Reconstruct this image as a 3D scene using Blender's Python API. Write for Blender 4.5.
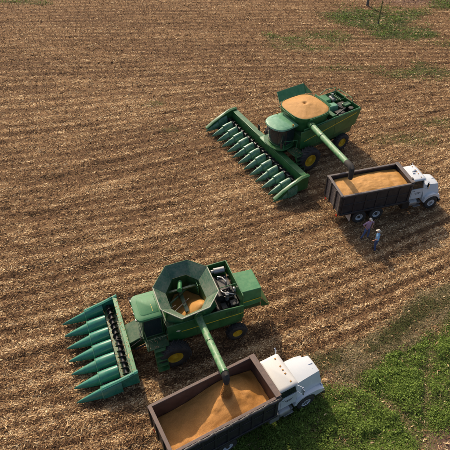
import bpy, bmesh, math, random
import numpy as np
from mathutils import Vector, Matrix

for o in list(bpy.data.objects): bpy.data.objects.remove(o, do_unlink=True)
scene = bpy.context.scene
COL = scene.collection
R = math.radians
rng = np.random.default_rng(7)
random.seed(7)

# ------------------------------------------------------------------ camera, light, exposure
cam_data = bpy.data.cameras.new('camera'); cam = bpy.data.objects.new('camera', cam_data)
COL.objects.link(cam); scene.camera = cam
cam.location = (0, 0, 25.2)
cam.rotation_euler = (R(90 - 44.2), 0, 0)
cam_data.sensor_width = 36; cam_data.lens = 41.6; cam_data.clip_end = 3000

SUN_AZ, SUN_EL = -64.0, 38.0          # heading of the shadows on the ground, height of the sun
world = bpy.data.worlds.new('World'); scene.world = world; world.use_nodes = True
wn = world.node_tree
sky = wn.nodes.new('ShaderNodeTexSky'); sky.sky_type = 'NISHITA'; sky.sun_disc = False
sky.sun_elevation = R(SUN_EL); sky.dust_density = 4.0; sky.air_density = 0.8
tosun = Vector((-math.cos(R(SUN_AZ)), -math.sin(R(SUN_AZ)), 0))
sky.sun_rotation = math.atan2(tosun.x, tosun.y)
wn.links.new(sky.outputs[0], wn.nodes['Background'].inputs[0])
wn.nodes['Background'].inputs[1].default_value = 0.15
sd = bpy.data.lights.new('sun', 'SUN'); so = bpy.data.objects.new('sun', sd); COL.objects.link(so)
sd.energy = 3.8; sd.angle = R(0.9); sd.color = (1.0, 0.84, 0.64)
ldir = Vector((math.cos(R(SUN_AZ)) * math.cos(R(SUN_EL)), math.sin(R(SUN_AZ)) * math.cos(R(SUN_EL)), -math.sin(R(SUN_EL))))
so.rotation_euler = ldir.to_track_quat('-Z', 'Y').to_euler(); so.location = (-20, 60, 60)
scene.view_settings.view_transform = 'Standard'; scene.view_settings.look = 'None'
scene.view_settings.exposure = 0.25; scene.view_settings.gamma = 1.0
scene.view_settings.use_curve_mapping = False

# ------------------------------------------------------------------ helpers
def tag(o, label=None, cat=None, group=None, kind=None):
    if label: o['label'] = label
    if cat: o['category'] = cat
    if group: o['group'] = group
    if kind: o['kind'] = kind
    return o

def thing(name, label, cat, loc=(0, 0, 0), yaw=0, group=None):
    o = bpy.data.objects.new(name, None); COL.objects.link(o)
    o.location = loc; o.rotation_euler = (0, 0, R(yaw)); o.empty_display_size = .2
    return tag(o, label, cat, group)

class MB:
    def __init__(s): s.v = []; s.f = []
    def add(s, vs, fs):
        b = len(s.v); s.v += [tuple(v) for v in vs]; s.f += [tuple(i + b for i in f) for f in fs]; return s
    def box(s, x0, x1, y0, y1, z0, z1):
        return s.hexa([(x0,y0,z0),(x1,y0,z0),(x1,y1,z0),(x0,y1,z0)], [(x0,y0,z1),(x1,y0,z1),(x1,y1,z1),(x0,y1,z1)])
    def hexa(s, b, t): return s.loft([b, t])
    def loft(s, rings, caps=True):
        n = len(rings[0]); vs = [p for r in rings for p in r]; fs = []
        for k in range(len(rings) - 1):
            for i in range(n):
                j = (i + 1) % n; fs.append((k*n+i, k*n+j, (k+1)*n+j, (k+1)*n+i))
        if caps: fs.append(tuple(range(n - 1, -1, -1))); fs.append(tuple((len(rings)-1)*n + i for i in range(n)))
        return s.add(vs, fs)
    def prism(s, pts, vec):
        v = Vector(vec); return s.loft([[tuple(p) for p in pts], [tuple(Vector(p) + v) for p in pts]])
    def plate(s, pts, t):
        a, b, c = (Vector(p) for p in pts[:3]); n = (b - a).cross(c - b).normalized() * t
        return s.prism(pts, n)
    def cyl(s, p0, p1, r0, r1=None, n=14):
        return s.tube([p0, p1], [r0, r0 if r1 is None else r1], n)
    def tube(s, pts, r, n=10):
        pts = [Vector(p) for p in pts]; rs = r if isinstance(r, (list, tuple)) else [r] * len(pts)
        rings = []; up = None
        for i, p in enumerate(pts):
            t = (pts[min(i+1, len(pts)-1)] - pts[max(i-1, 0)]).normalized()
            if up is None:
                up = t.orthogonal().normalized()
            else:
                up = (up - t * up.dot(t)).normalized()
            w = t.cross(up)
            rings.append([tuple(p + (up * math.cos(a) + w * math.sin(a)) * rs[i]) for a in [2*math.pi*k/n for k in range(n)]])
        return s.loft(rings)
    def lathe(s, prof, o, ax, n=28, caps=False):
        o = Vector(o); ax = Vector(ax).normalized(); u = ax.orthogonal().normalized(); w = ax.cross(u)
        rings = [[tuple(o + ax * h + (u * math.cos(a) + w * math.sin(a)) * r) for a in [2*math.pi*k/n for k in range(n)]] for r, h in prof]
        return s.loft(rings, caps)
    def rbox(s, c, size, yaw=0, pitch=0):
        m = Matrix.Translation(c) @ Matrix.Rotation(yaw, 4, 'Z') @ Matrix.Rotation(pitch, 4, 'Y')
        x, y, z = (d / 2 for d in size)
        f = lambda zz: [tuple(m @ Vector(q)) for q in ((-x,-y,zz),(x,-y,zz),(x,y,zz),(-x,y,zz))]
        return s.loft([f(-z), f(z)])
    def build(s, name, mat, parent=None, bevel=0, ang=38, normals=True):
        me = bpy.data.meshes.new(name); me.from_pydata(s.v, [], s.f)
        if normals:
            bm = bmesh.new(); bm.from_mesh(me); bmesh.ops.recalc_face_normals(bm, faces=bm.faces); bm.to_mesh(me); bm.free()
        me.shade_smooth(); me.set_sharp_from_angle(angle=R(ang))
        o = bpy.data.objects.new(name, me); COL.objects.link(o)
        for m in (mat if isinstance(mat, (list, tuple)) else [mat]): me.materials.append(m)
        if parent: o.parent = parent
        if bevel:
            b = o.modifiers.new('bevel', 'BEVEL'); b.width = bevel; b.segments = 2; b.limit_method = 'ANGLE'; b.angle_limit = R(40)
        return o

def like(src, parent, loc=None, rot=None):
    c = src.copy(); COL.objects.link(c); c.parent = parent
    if loc is not None: c.location = loc
    if rot is not None: c.rotation_euler = rot
    return c

def lat(ix, iy, seed):
    h = (ix.astype(np.int64) * 374761393 + iy.astype(np.int64) * 668265263 + seed * 974711) & 0x7fffffff
    h = ((h ^ (h >> 13)) * 1274126177) & 0x7fffffff
    return ((h ^ (h >> 16)) & 0xffff) / 65535.0
def vnoise(x, y, seed=0):
    x = np.asarray(x, float); y = np.asarray(y, float)
    ix = np.floor(x); iy = np.floor(y); fx = x - ix; fy = y - iy; fx = fx*fx*(3-2*fx); fy = fy*fy*(3-2*fy)
    a = lat(ix, iy, seed); b = lat(ix+1, iy, seed); c = lat(ix, iy+1, seed); d = lat(ix+1, iy+1, seed)
    return (a*(1-fx)+b*fx)*(1-fy) + (c*(1-fx)+d*fx)*fy
def fbm(x, y, seed=0, oct=4):
    t = 0; amp = .5; tot = 0
    for k in range(oct):
        t = t + amp * vnoise(x * 2**k, y * 2**k, seed + k * 17); tot += amp; amp *= .5
    return t / tot
def sstep(a, b, x):
    t = np.clip((x - a) / (b - a), 0, 1); return t*t*(3-2*t)

# ------------------------------------------------------------------ materials
def nodes(name):
    m = bpy.data.materials.new(name); m.use_nodes = True
    nt = m.node_tree; return m, nt, nt.nodes['Principled BSDF'], nt.nodes.new, nt.links.new
def ramp(nt, pts):
    r = nt.nodes.new('ShaderNodeValToRGB'); e = r.color_ramp.elements
    while len(e) < len(pts): e.new(.5)
    for el, (p, c) in zip(e, pts): el.position = p; el.color = (*c, 1) if len(c) == 3 else c
    return r
def paint(name, col, rough=.45, dust=(.22, .16, .10), amt=.35, metal=0, coat=0, scale=3.0, vary=.24, bump=.0):
    """painted or bare sheet with uneven tone, scuffs and dust lying on what faces up"""
    m, nt, bs, N, L = nodes(name)
    tc = N('ShaderNodeTexCoord')
    n1 = N('ShaderNodeTexNoise'); n1.inputs['Scale'].default_value = scale; n1.inputs['Detail'].default_value = 6; n1.inputs['Roughness'].default_value = .65
    L(tc.outputs['Object'], n1.inputs['Vector'])
    n2 = N('ShaderNodeTexNoise'); n2.inputs['Scale'].default_value = scale * 9; n2.inputs['Detail'].default_value = 4
    L(tc.outputs['Object'], n2.inputs['Vector'])
    c0 = tuple(c * (1 - vary) for c in col); c1 = tuple(min(1, c * (1 + vary)) for c in col)
    r = ramp(nt, [(.3, c0), (.7, c1)]); L(n1.outputs['Fac'], r.inputs[0])
    geo = N('ShaderNodeNewGeometry'); sx = N('ShaderNodeSeparateXYZ'); L(geo.outputs['Normal'], sx.inputs[0])
    mr = N('ShaderNodeMapRange'); mr.inputs[1].default_value = -.4; mr.inputs[2].default_value = 1.0; mr.inputs[3].default_value = .25; mr.inputs[4].default_value = 1
    L(sx.outputs['Z'], mr.inputs[0])
    r2 = ramp(nt, [(.35, (0, 0, 0)), (.75, (1, 1, 1))]); 
    mm = N('ShaderNodeMath'); mm.operation = 'ADD'; L(n1.outputs['Fac'], mm.inputs[0])
    ms = N('ShaderNodeMath'); ms.operation = 'MULTIPLY_ADD'; L(n2.outputs['Fac'], ms.inputs[0]); ms.inputs[1].default_value = .6; ms.inputs[2].default_value = -.3
    L(ms.outputs[0], mm.inputs[1]); L(mm.outputs[0], r2.inputs[0])
    m3 = N('ShaderNodeMath'); m3.operation = 'MULTIPLY'; L(r2.outputs[0], m3.inputs[0]); L(mr.outputs[0], m3.inputs[1])
    m4 = N('ShaderNodeMath'); m4.operation = 'MULTIPLY'; L(m3.outputs[0], m4.inputs[0]); m4.inputs[1].default_value = amt
    mx = N('ShaderNodeMix'); mx.data_type = 'RGBA'; L(m4.outputs[0], mx.inputs['Factor']); L(r.outputs[0], mx.inputs['A']); mx.inputs['B'].default_value = (*dust, 1)
    L(mx.outputs['Result'], bs.inputs['Base Color'])
    mr2 = N('ShaderNodeMapRange'); mr2.inputs[3].default_value = rough - .08; mr2.inputs[4].default_value = min(1, rough + .3)
    L(m4.outputs[0], mr2.inputs[0]); mr2.inputs[2].default_value = .6; L(mr2.outputs[0], bs.inputs['Roughness'])
    bs.inputs['Metallic'].default_value = metal
    bs.inputs['Coat Weight'].default_value = coat
    if bump:
        bp = N('ShaderNodeBump'); bp.inputs['Strength'].default_value = bump; bp.inputs['Distance'].default_value = .02
        L(n1.outputs['Fac'], bp.inputs['Height']); L(bp.outputs[0], bs.inputs['Normal'])
    return m

GREEN   = paint('green_paint', (.018, .115, .03), .36, amt=.32, scale=2.2)
GREEN_D = paint('deep_green_paint', (.012, .075, .022), .42, amt=.38, scale=2.5)
GREEN_L = paint('light_green_paint', (.032, .185, .062), .5, amt=.25)
PALE    = paint('faded_roof_green', (.12, .30, .17), .25, amt=.25, dust=(.3, .28, .2))
TEAL    = paint('teal_plastic', (.022, .19, .125), .33, amt=.25, vary=.12)
SNOUT   = paint('dusty_green_snout', (.05, .175, .095), .28, amt=.6, dust=(.36, .39, .30))
TANKIN  = paint('dusty_hopper_green', (.028, .10, .05), .5, amt=.5, dust=(.36, .27, .21), scale=1.1)
AUGERP  = paint('dusty_auger_green', (.035, .20, .06), .45, amt=.75, dust=(.40, .37, .27), scale=4.0)
ROOFG   = paint('matt_roof_green', (.026, .165, .058), .62, amt=.2, scale=1.5)
RIMLIT = paint('lit_dusty_rim', (.34, .36, .26), .6, amt=.5, dust=(.5, .4, .3))  # dusty cream, made paler to carry the sunlight on the rim
YELLOW  = paint('yellow_paint', (.62, .42, .02), .45, amt=.35)
STRIPE  = paint('yellow_stripe', (.6, .45, .03), .4, amt=.1)
BLACK   = paint('black_metal', (.012, .012, .013), .5, amt=.25)
DARK    = paint('dark_machinery', (.022, .024, .022), .55, amt=.35, scale=6)
STEEL   = paint('grey_steel', (.3, .3, .29), .4, amt=.3, metal=.5, scale=5)
CHROME  = paint('chrome', (.7, .7, .7), .15, amt=.1, metal=1)
RUBBER  = paint('tyre_rubber', (.018, .018, .018), .8, amt=.55, dust=(.12, .09, .06), scale=4)
WHITE   = paint('white_paint', (.60, .625, .635), .3, amt=.18, dust=(.4, .34, .26), vary=.05, coat=.3)
CREAM   = paint('cream_roof_paint', (.58, .57, .53), .4, amt=.25, dust=(.35, .28, .2), vary=.06)
BOXDARK = paint('worn_dark_box', (.022, .021, .023), .45, amt=.32, dust=(.14, .10, .08), scale=4, bump=.2)
BOXRIM  = paint('scuffed_box_rim', (.10, .085, .08), .6, amt=.5, dust=(.2, .15, .11), scale=6, bump=.2)
BOXIN   = paint('brown_box_lining', (.085, .045, .032), .65, amt=.6, dust=(.2, .125, .08), scale=3, bump=.3)
RUSTRIM = paint('reddish_box_rim', (.095, .062, .048), .6, amt=.45, dust=(.25, .16, .12), scale=6)
PLANK   = paint('weathered_plank', (.13, .105, .09), .75, amt=.5, scale=7, bump=.4)
TARP    = paint('black_tarp', (.012, .012, .013), .55, amt=.12, scale=8, bump=.5)
AMBER   = paint('amber_lens', (.42, .2, .03), .25, amt=.05)
RED     = paint('red_lens', (.6, .05, .02), .3, amt=.05)
WOOD    = paint('grey_post_wood', (.11, .10, .085), .8, amt=.4, scale=6, bump=.5)
OLIVE   = paint('olive_pole_paint', (.08, .10, .025), .6, amt=.3, scale=5)
STONE   = paint('pale_stone', (.5, .5, .48), .8, amt=.3, scale=9)
def glass():
    m, nt, bs, N, L = nodes('dark_cab_glass')
    bs.inputs['Base Color'].default_value = (.02, .03, .03, 1); bs.inputs['Roughness'].default_value = .06
    bs.inputs['Alpha'].default_value = .86
    return m
GLASS = glass()
def grain_mat(name='shelled_corn', a=(.34, .15, .026), b=(.57, .285, .06)):
    m, nt, bs, N, L = nodes(name); tc = N('ShaderNodeTexCoord')
    v = N('ShaderNodeTexVoronoi'); v.inputs['Scale'].default_value = 70; L(tc.outputs['Object'], v.inputs['Vector'])
    n = N('ShaderNodeTexNoise'); n.inputs['Scale'].default_value = 2.2; n.inputs['Detail'].default_value = 8; n.inputs['Roughness'].default_value = .7; L(tc.outputs['Object'], n.inputs['Vector'])
    s = N('ShaderNodeSeparateColor'); L(v.outputs['Color'], s.inputs[0])
    ad = N('ShaderNodeMath'); ad.operation = 'MULTIPLY_ADD'; L(s.outputs[0], ad.inputs[0]); ad.inputs[1].default_value = .6; 
    sc = N('ShaderNodeMath'); sc.operation = 'MULTIPLY'; sc.inputs[1].default_value = .62; L(n.outputs['Fac'], sc.inputs[0]); L(sc.outputs[0], ad.inputs[2])
    r = ramp(nt, [(.1, a), (.55, tuple((p+q)/2 for p, q in zip(a, b))), (.9, b)]); L(ad.outputs[0], r.inputs[0]); L(r.outputs[0], bs.inputs['Base Color'])
    bs.inputs['Roughness'].default_value = .6
    bp = N('ShaderNodeBump'); bp.inputs['Strength'].default_value = .7; bp.inputs['Distance'].default_value = .012
    L(v.outputs['Distance'], bp.inputs['Height']); L(bp.outputs[0], bs.inputs['Normal'])
    return m
GRAIN = grain_mat()
GRAIN_O = grain_mat('orange_shelled_corn', (.40, .16, .028), (.66, .31, .07))

# ------------------------------------------------------------------ the field
def rowcoord(x, y):
    w = 1 - sstep(33, 52, y)
    return y - w * (.36 * x + .006 * x * x) - .5 * np.sin(x * .06 + 1) + .5 * (fbm(x * .08, y * .08, 3, 2) - .5)
def windrow(x, y):
    g = rowcoord(x, y); s = x + .3 * y
    a = fbm(g * .85, s * .085, 5, 4); b = fbm(g * 1.9, s * .22, 9, 3); c = fbm(x * .06, y * .06, 33, 2)
    return np.clip(.58 + ((a - .5) * 1.1 + (b - .5) * 1.55) * (1 - .35 * sstep(35, 60, y)) + (c - .5) * .4, 0, 1)
def rowphase(x, y): return np.cos(rowcoord(x, y) * 2 * math.pi / .86)
def ruts(x, y):
    """pressed wheel tracks behind each machine, 0 to 1"""
    d = np.full(np.shape(x), 9.)
    for (ox, oy), yaw, offs, lo, hi in (((-3.33, 16.81), -159.5, (-1.75, 1.75), -26, .5), ((5.03, 33.88), -148, (-2.1, 2.1), -26, .3), ((-2.81, 10.02), 28.7, (-1., 1.), -9, 7.5), ((7.41, 26.78), 15.4, (-.95, .95), -26, 7.5), ((-3.3, 22.5), -157, (-1.7, 1.7), -22, 8), ((1., 36.5), 24, (-1., 1.), -24, 3)):
        c, s = math.cos(R(yaw)), math.sin(R(yaw)); u = (x-ox)*c + (y-oy)*s; v = -(x-ox)*s + (y-oy)*c + .004 * np.clip(-u if yaw < 0 else -u, 0, 30)**2 * .3
        for o in offs: d = np.minimum(d, np.where((u > lo) & (u < hi), np.abs(v - o) * (1 + .02*np.abs(u)), 9.))
    return sstep(.45, .2, d + .25 * (fbm(x*1.4, y*1.4, 131, 3) - .5))
PATCH = [(15.5,61.6,3.2,2.8,1.),(19.5,61,4.6,3.2,1.),(19.7,57.3,4.9,2.0,1.),(10.3,55.8,4.6,1.4,.9),(20.,47.8,4.2,1.6,.85),(12.1,48.6,5,.8,.45),
         (-6.4,41.8,.9,.45,.6),(15.5,36.1,3.2,1.0,.6),(19.5,38.5,2.,.8,.6),(8,53.1,3.2,.9,.55),(27,65.3,2.2,1.5,1.),(-4.7,37.6,1.,.4,.35),(-26.6,65.8,5,1.1,.6),(8.2,22.5,.55,.3,.8),(-10.3,20.6,.35,.2,.5),(25,54,3,1.2,.5),(31,60,4,2,.7)]
def edge_d(x, y):      # metres inside the green weeds, measured from their ragged edge
    return (13.95 + .506 * (x - 6.12) - y) / 1.12 + .25 + 2.2 * (fbm(x * .6, y * .6, 41, 4) - .5)
def field_d(x, y):     # metres past the last corn row
    return (16.1 + .572 * (x - 5.85) - y) / 1.15 + 1.4 * (fbm(x * .35, y * .35, 44, 3) - .5)
TRACKS = [[(4.6,14.4),(6.1,14.2),(7.6,13.4),(8.9,12.3),(9.5,10.9),(9.6,8)], [(12.6,18.2),(11.6,16.2),(10.7,14.1),(10.0,11.9),(9.8,9)], [(13.6,17.4),(12.7,15.4),(11.9,12.6),(11.8,9)]]
def track_d(x, y):
    d = np.full(np.shape(x), 99.)
    for t in TRACKS:
        for (ax, ay), (bx, by) in zip(t, t[1:]):
            dx, dy = bx-ax, by-ay; k = np.clip(((x-ax)*dx + (y-ay)*dy) / (dx*dx+dy*dy), 0, 1)
            d = np.minimum(d, np.hypot(x-ax-k*dx, y-ay-k*dy))
    return d
def soil_mask(x, y):
    a = sstep(2.0, .6, np.hypot((x-11.6)/1.3, (y-10.2)) + 1.0 * (fbm(x*.9, y*.9, 51, 3)-.5))
    b = sstep(1.3, .3, np.hypot((x-5.0), (y-14.3)*2) + .9 * (fbm(x*1.2, y*1.2, 53, 3)-.5)) * .8
    c = sstep(1.6, .4, np.hypot((x-23)/4, (y-67)/2.2))
    return np.clip(a + b + c, 0, 1)
def green_mask(x, y):
    g = sstep(-.5, .9, edge_d(x, y)) * (1 - .72 * sstep(.34, .08, track_d(x, y) + .40 * (fbm(x*2, y*2, 61, 2)-.5))) * (1 - soil_mask(x, y))
    for cx, cy, rx, ry, a in PATCH:
        d = np.hypot((x-cx)/rx, (y-cy)/ry) + 2.0 * (fbm(x*.4, y*.8, 71, 4) - .5)
        g = np.maximum(g, a * sstep(1.35, .45, d))
    g = np.maximum(g, .42 * sstep(1.0, .3, np.abs(field_d(x, y) - .75)) * sstep(.42, .62, fbm(x*.8, y*.8, 77, 3)))
    return g
def dry_mask(x, y): return sstep(-.3, .6, field_d(x, y))

def height(x, y):
    g = rowcoord(x, y); d = dry_mask(x, y)
    row = .035 * np.cos(g * 2 * math.pi / .86) * (1 - d)
    row = row - .05 * ruts(x, y)
    return row + .10 * (windrow(x, y) - .5) * (1 - d) + .05 * (fbm(x * 1.1, y * 1.1, 21, 3) - .5) - .05 * sstep(.4, .1, track_d(x, y)) * d - .03

def ground_material():
    m, nt, bs, N, L = nodes('stubble_field_soil')
    tc = N('ShaderNodeTexCoord')
    def at(n): a = N('ShaderNodeAttribute'); a.attribute_name = n; return a
    def noise(s, d=6, r=.65):
        n = N('ShaderNodeTexNoise'); n.inputs['Scale'].default_value = s; n.inputs['Detail'].default_value = d; n.inputs['Roughness'].default_value = r
        L(tc.outputs['Object'], n.inputs['Vector']); return n
    def mix(f, a, b):
        x = N('ShaderNodeMix'); x.data_type = 'RGBA'; L(f, x.inputs['Factor'])
        for s, v in (('A', a), ('B', b)):
            if isinstance(v, tuple): x.inputs[s].default_value = (*v, 1)
            else: L(v, x.inputs[s])
        return x.outputs['Result']
    n_f, n_m, n_c = noise(19, 8, .8), noise(3.2), noise(.5)
    dirt = ramp(nt, [(.3, (.062, .033, .016)), (.52, (.15, .082, .04)), (.75, (.275, .165, .083))]); L(n_f.outputs['Fac'], dirt.inputs[0])
    straw = ramp(nt, [(.28, (.11, .058, .026)), (.5, (.29, .168, .078)), (.72, (.55, .365, .185))]); L(n_f.outputs['Fac'], straw.inputs[0])
    band = at('band'); md = N('ShaderNodeMath'); md.operation = 'MULTIPLY_ADD'; L(n_m.outputs['Fac'], md.inputs[0]); md.inputs[1].default_value = .9; md.inputs[2].default_value = -.45
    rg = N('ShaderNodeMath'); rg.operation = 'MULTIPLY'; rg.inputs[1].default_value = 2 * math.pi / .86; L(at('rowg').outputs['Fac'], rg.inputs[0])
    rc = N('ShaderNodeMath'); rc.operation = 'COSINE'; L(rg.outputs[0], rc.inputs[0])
    rs = N('ShaderNodeMath'); rs.operation = 'MULTIPLY_ADD'; L(rc.outputs[0], rs.inputs[0]); rs.inputs[1].default_value = -.4; L(md.outputs[0], rs.inputs[2])  # dark row lines: bare soil, with the stubble's shadow painted in
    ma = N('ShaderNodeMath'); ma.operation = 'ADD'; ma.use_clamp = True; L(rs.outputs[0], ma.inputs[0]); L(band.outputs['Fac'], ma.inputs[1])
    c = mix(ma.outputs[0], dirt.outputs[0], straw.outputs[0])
    verge = ramp(nt, [(.3, (.10, .072, .034)), (.55, (.20, .152, .075)), (.75, (.34, .27, .15))]); L(n_f.outputs['Fac'], verge.inputs[0])
    c = mix(at('dry').outputs['Fac'], c, verge.outputs[0])
    gr = ramp(nt, [(.3, (.03, .036, .012)), (.55, (.07, .08, .025)), (.75, (.14, .13, .05))]); L(n_f.outputs['Fac'], gr.inputs[0])
    c = mix(at('green').outputs['Fac'], c, gr.outputs[0])
    red = ramp(nt, [(.3, (.11, .06, .042)), (.6, (.2, .12, .085)), (.8, (.28, .18, .13))]); L(n_m.outputs['Fac'], red.inputs[0])
    c = mix(at('soil').outputs['Fac'], c, red.outputs[0])
    L(c, bs.inputs['Base Color']); bs.inputs['Roughness'].default_value = .95; bs.inputs['Specular IOR Level'].default_value = .15
    bp = N('ShaderNodeBump'); bp.inputs['Strength'].default_value = .9; bp.inputs['Distance'].default_value = .06
    L(n_f.outputs['Fac'], bp.inputs['Height']); L(bp.outputs[0], bs.inputs['Normal'])
    return m

def axis(lo, a, b, hi, st):
    mid = np.arange(a, b + 1e-6, st)
    g = np.cumsum(st * 1.35 ** np.arange(1, 40))
    l = a - g[a - g > lo]; r = b + g[b + g < hi]
    return np.concatenate([[lo], l[::-1], mid, r, [hi]])
def mesh_from(name, V, F4, mat, kind=None, attrs=None, smooth=False):
    me = bpy.data.meshes.new(name); V = np.asarray(V, np.float32); F4 = np.asarray(F4, np.int32)
    k = F4.shape[1]
    me.vertices.add(len(V)); me.vertices.foreach_set('co', V.ravel())
    me.loops.add(F4.size); me.loops.foreach_set('vertex_index', F4.ravel())
    me.polygons.add(len(F4)); me.polygons.foreach_set('loop_start', np.arange(len(F4), dtype=np.int32) * k)
    me.polygons.foreach_set('loop_total', np.full(len(F4), k, np.int32))
    for n, v in (attrs or {}).items():
        a = me.attributes.new(n, 'FLOAT', 'POINT'); a.data.foreach_set('value', np.asarray(v, np.float32))
    me.update(calc_edges=True); me.validate()
    if smooth: me.shade_smooth()
    me.materials.append(mat)
    o = bpy.data.objects.new(name, me); COL.objects.link(o)
    if kind: o['kind'] = kind
    return o

xs = axis(-900, -36, 36, 900, .24); ys = axis(-500, 4, 78, 1500, .24)
X, Y = np.meshgrid(xs, ys); nx, ny = len(xs), len(ys)
Z = height(X, Y)
idx = np.arange(nx * ny).reshape(ny, nx)
FQ = np.stack([idx[:-1, :-1], idx[:-1, 1:], idx[1:, 1:], idx[1:, :-1]], -1).reshape(-1, 4)
xf, yf = X.ravel(), Y.ravel()
FIELD = {'height': Z, 'green': green_mask(X, Y), 'dry': dry_mask(X, Y), 'soil': soil_mask(X, Y), 'ruts': ruts(X, Y), 'band': windrow(X, Y), 'edge': edge_d(X, Y), 'margin': field_d(X, Y)}
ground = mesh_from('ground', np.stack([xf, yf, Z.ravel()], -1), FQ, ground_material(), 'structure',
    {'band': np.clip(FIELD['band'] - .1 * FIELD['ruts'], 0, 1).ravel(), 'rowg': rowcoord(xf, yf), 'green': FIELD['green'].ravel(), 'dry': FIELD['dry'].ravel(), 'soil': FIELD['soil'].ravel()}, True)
tag(ground, 'harvested corn field with brown stubble and straw running to a weedy edge', 'field')

IX0, IY0 = int(np.searchsorted(xs, -36 - 1e-6)), int(np.searchsorted(ys, 4 - 1e-6))
def look(k, x, y):
    """what the ground sheet itself holds at these points"""
    A = FIELD[k]; u = (np.asarray(x) + 36) / .24; v = (np.asarray(y) - 4) / .24
    u = np.clip(u, 0, 299.99); v = np.clip(v, 0, 307.99); i = u.astype(int); j = v.astype(int); fu = u - i; fv = v - j; i = i + IX0; j = j + IY0
    return (A[j, i]*(1-fu) + A[j, i+1]*fu)*(1-fv) + (A[j+1, i]*(1-fu) + A[j+1, i+1]*fu)*fv
# ---- scatter
def tone_mat(name, stops, rough=.85, trans=0.):
    m, nt, bs, N, L = nodes(name)
    a = N('ShaderNodeAttribute'); a.attribute_name = 'tone'; r = ramp(nt, stops); L(a.outputs['Fac'], r.inputs[0]); L(r.outputs[0], bs.inputs['Base Color'])
    bs.inputs['Roughness'].default_value = rough; bs.inputs['Specular IOR Level'].default_value = .2
    if trans:
        t = N('ShaderNodeBsdfTranslucent'); L(r.outputs[0], t.inputs[0]); ms = N('ShaderNodeMixShader'); ms.inputs[0].default_value = trans
        L(bs.outputs[0], ms.inputs[1]); L(t.outputs[0], ms.inputs[2]); L(ms.outputs[0], nt.nodes['Material Output'].inputs[0])
    return m
def candidates(n, near=9.5, far=70):
    """points over the part of the field in view, thicker towards the near side"""
    u = rng.random(n); y = near * (far / near) ** u
    hw = 9.8 + .32 * y * 1.06 + 2
    x = (rng.random(n) * 2 - 1) * hw
    return x, y
def strips(x, y, L_, W_, lift, tilt, ang, curl, tone):
    """bent leaf strips of two quads each"""
    n = len(x); c, s = np.cos(ang), np.sin(ang); z = look('height', x, y) + lift
    ct, st = np.cos(tilt), np.sin(tilt)
    d = np.stack([c*ct, s*ct, st], -1); w = np.stack([-s, c, rng.normal(0, .35, n)], -1)
    P = np.stack([x, y, z], -1); h = (L_/2)[:, None]; ww = (W_/2)[:, None]
    bend = np.zeros_like(d); bend[:, 2] = curl * L_
    a = P - d*h; b = P + bend; e = P + d*h
    a[:, 2] = np.maximum(a[:, 2], look('height', a[:, 0], a[:, 1]) + .004); e[:, 2] = np.maximum(e[:, 2], look('height', e[:, 0], e[:, 1]) + .004)
    V = np.stack([a - w*ww*.5, a + w*ww*.5, b - w*ww, b + w*ww, e - w*ww*.4, e + w*ww*.4], 1).reshape(-1, 3)
    k = np.arange(n)[:, None] * 6
    F = np.concatenate([k + np.array([0, 2, 3, 1]), k + np.array([2, 4, 5, 3])])
    return V, F, np.repeat(tone, 6)

STRAW = tone_mat('dry_corn_residue', [(0., (.07, .036, .017)), (.3, (.21, .11, .05)), (.62, (.45, .28, .13)), (1., (.80, .60, .34))], trans=.12)
def flakes(x, y, L_, W_, lift, tilt, ang, tone):
    n = len(x); c, s = np.cos(ang), np.sin(ang); z = look('height', x, y) + lift
    d = np.stack([c*np.cos(tilt), s*np.cos(tilt), np.sin(tilt)], -1) * (L_/2)[:, None]; w = np.stack([-s, c, rng.normal(0, .4, n)], -1) * (W_/2)[:, None]
    P = np.stack([x, y, z], -1); k = rng.uniform(.2, 1., n)[:, None]; m = rng.uniform(-.5, .5, n)[:, None]
    V = np.stack([P - d - w*k, P - d*m + w, P + d + w*k*.6, P + d*m - w], 1)
    V[..., 2] = np.maximum(V[..., 2], (z - lift)[:, None] + .003)
    return V.reshape(-1, 3), np.arange(n)[:, None]*4 + np.array([0, 3, 2, 1]), np.repeat(tone, 4)
x, y = candidates(1080000)
rp, wr_ = rowphase(x, y), look('band', x, y)
keep = rng.random(len(x)) < (.62 + .5 * wr_) * (1 - .40 * rp) * (1 - .72 * look('dry', x, y)) * (1 - .8 * sstep(0, .8, look('edge', x, y))) * (1 - .55 * look('green', x, y)) * (1 - .25 * look('ruts', x, y)) * np.clip(2.2 * (fbm(x*1.9, y*1.9, 91, 3) - .5) + .8, .3, 1.2)
x, y, rp, wr_ = x[keep], y[keep], rp[keep], wr_[keep]; n = len(x)
big = np.clip(.8 + y / 60, .85, 1.6) + .3 * sstep(32, 14, y)
Ln = rng.gamma(2.2, .045, n).clip(.035, .34) * big; Wd = np.where(rng.random(n) < .36, rng.uniform(.03, .062, n), rng.uniform(.010, .024, n)) * big
rowang = np.arctan2(rowcoord(x - .2, y) - rowcoord(x + .2, y), .4)
ang = np.where(rng.random(n) < .45, rowang + rng.normal(0, .35, n), rng.uniform(0, math.pi, n))
tone = np.clip(rng.beta(1.05, 1.5, n) + .34*(wr_-.5) - .17*rp + .6*(fbm(x*1.7, y*1.7, 93, 3)-.5) + .25*(fbm(x*.07, y*.07, 97, 2)-.5) - .15*look('ruts', x, y), 0, 1)  # residue darkened along the rows too, painting in stubble shade over soil
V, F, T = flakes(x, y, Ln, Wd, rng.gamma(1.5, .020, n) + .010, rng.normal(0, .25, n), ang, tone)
o = mesh_from('crop_residue', V, F, STRAW, 'stuff', {'tone': T}); tag(o, 'dry corn leaves husks and broken stalks strewn over the field', 'crop residue')

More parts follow.
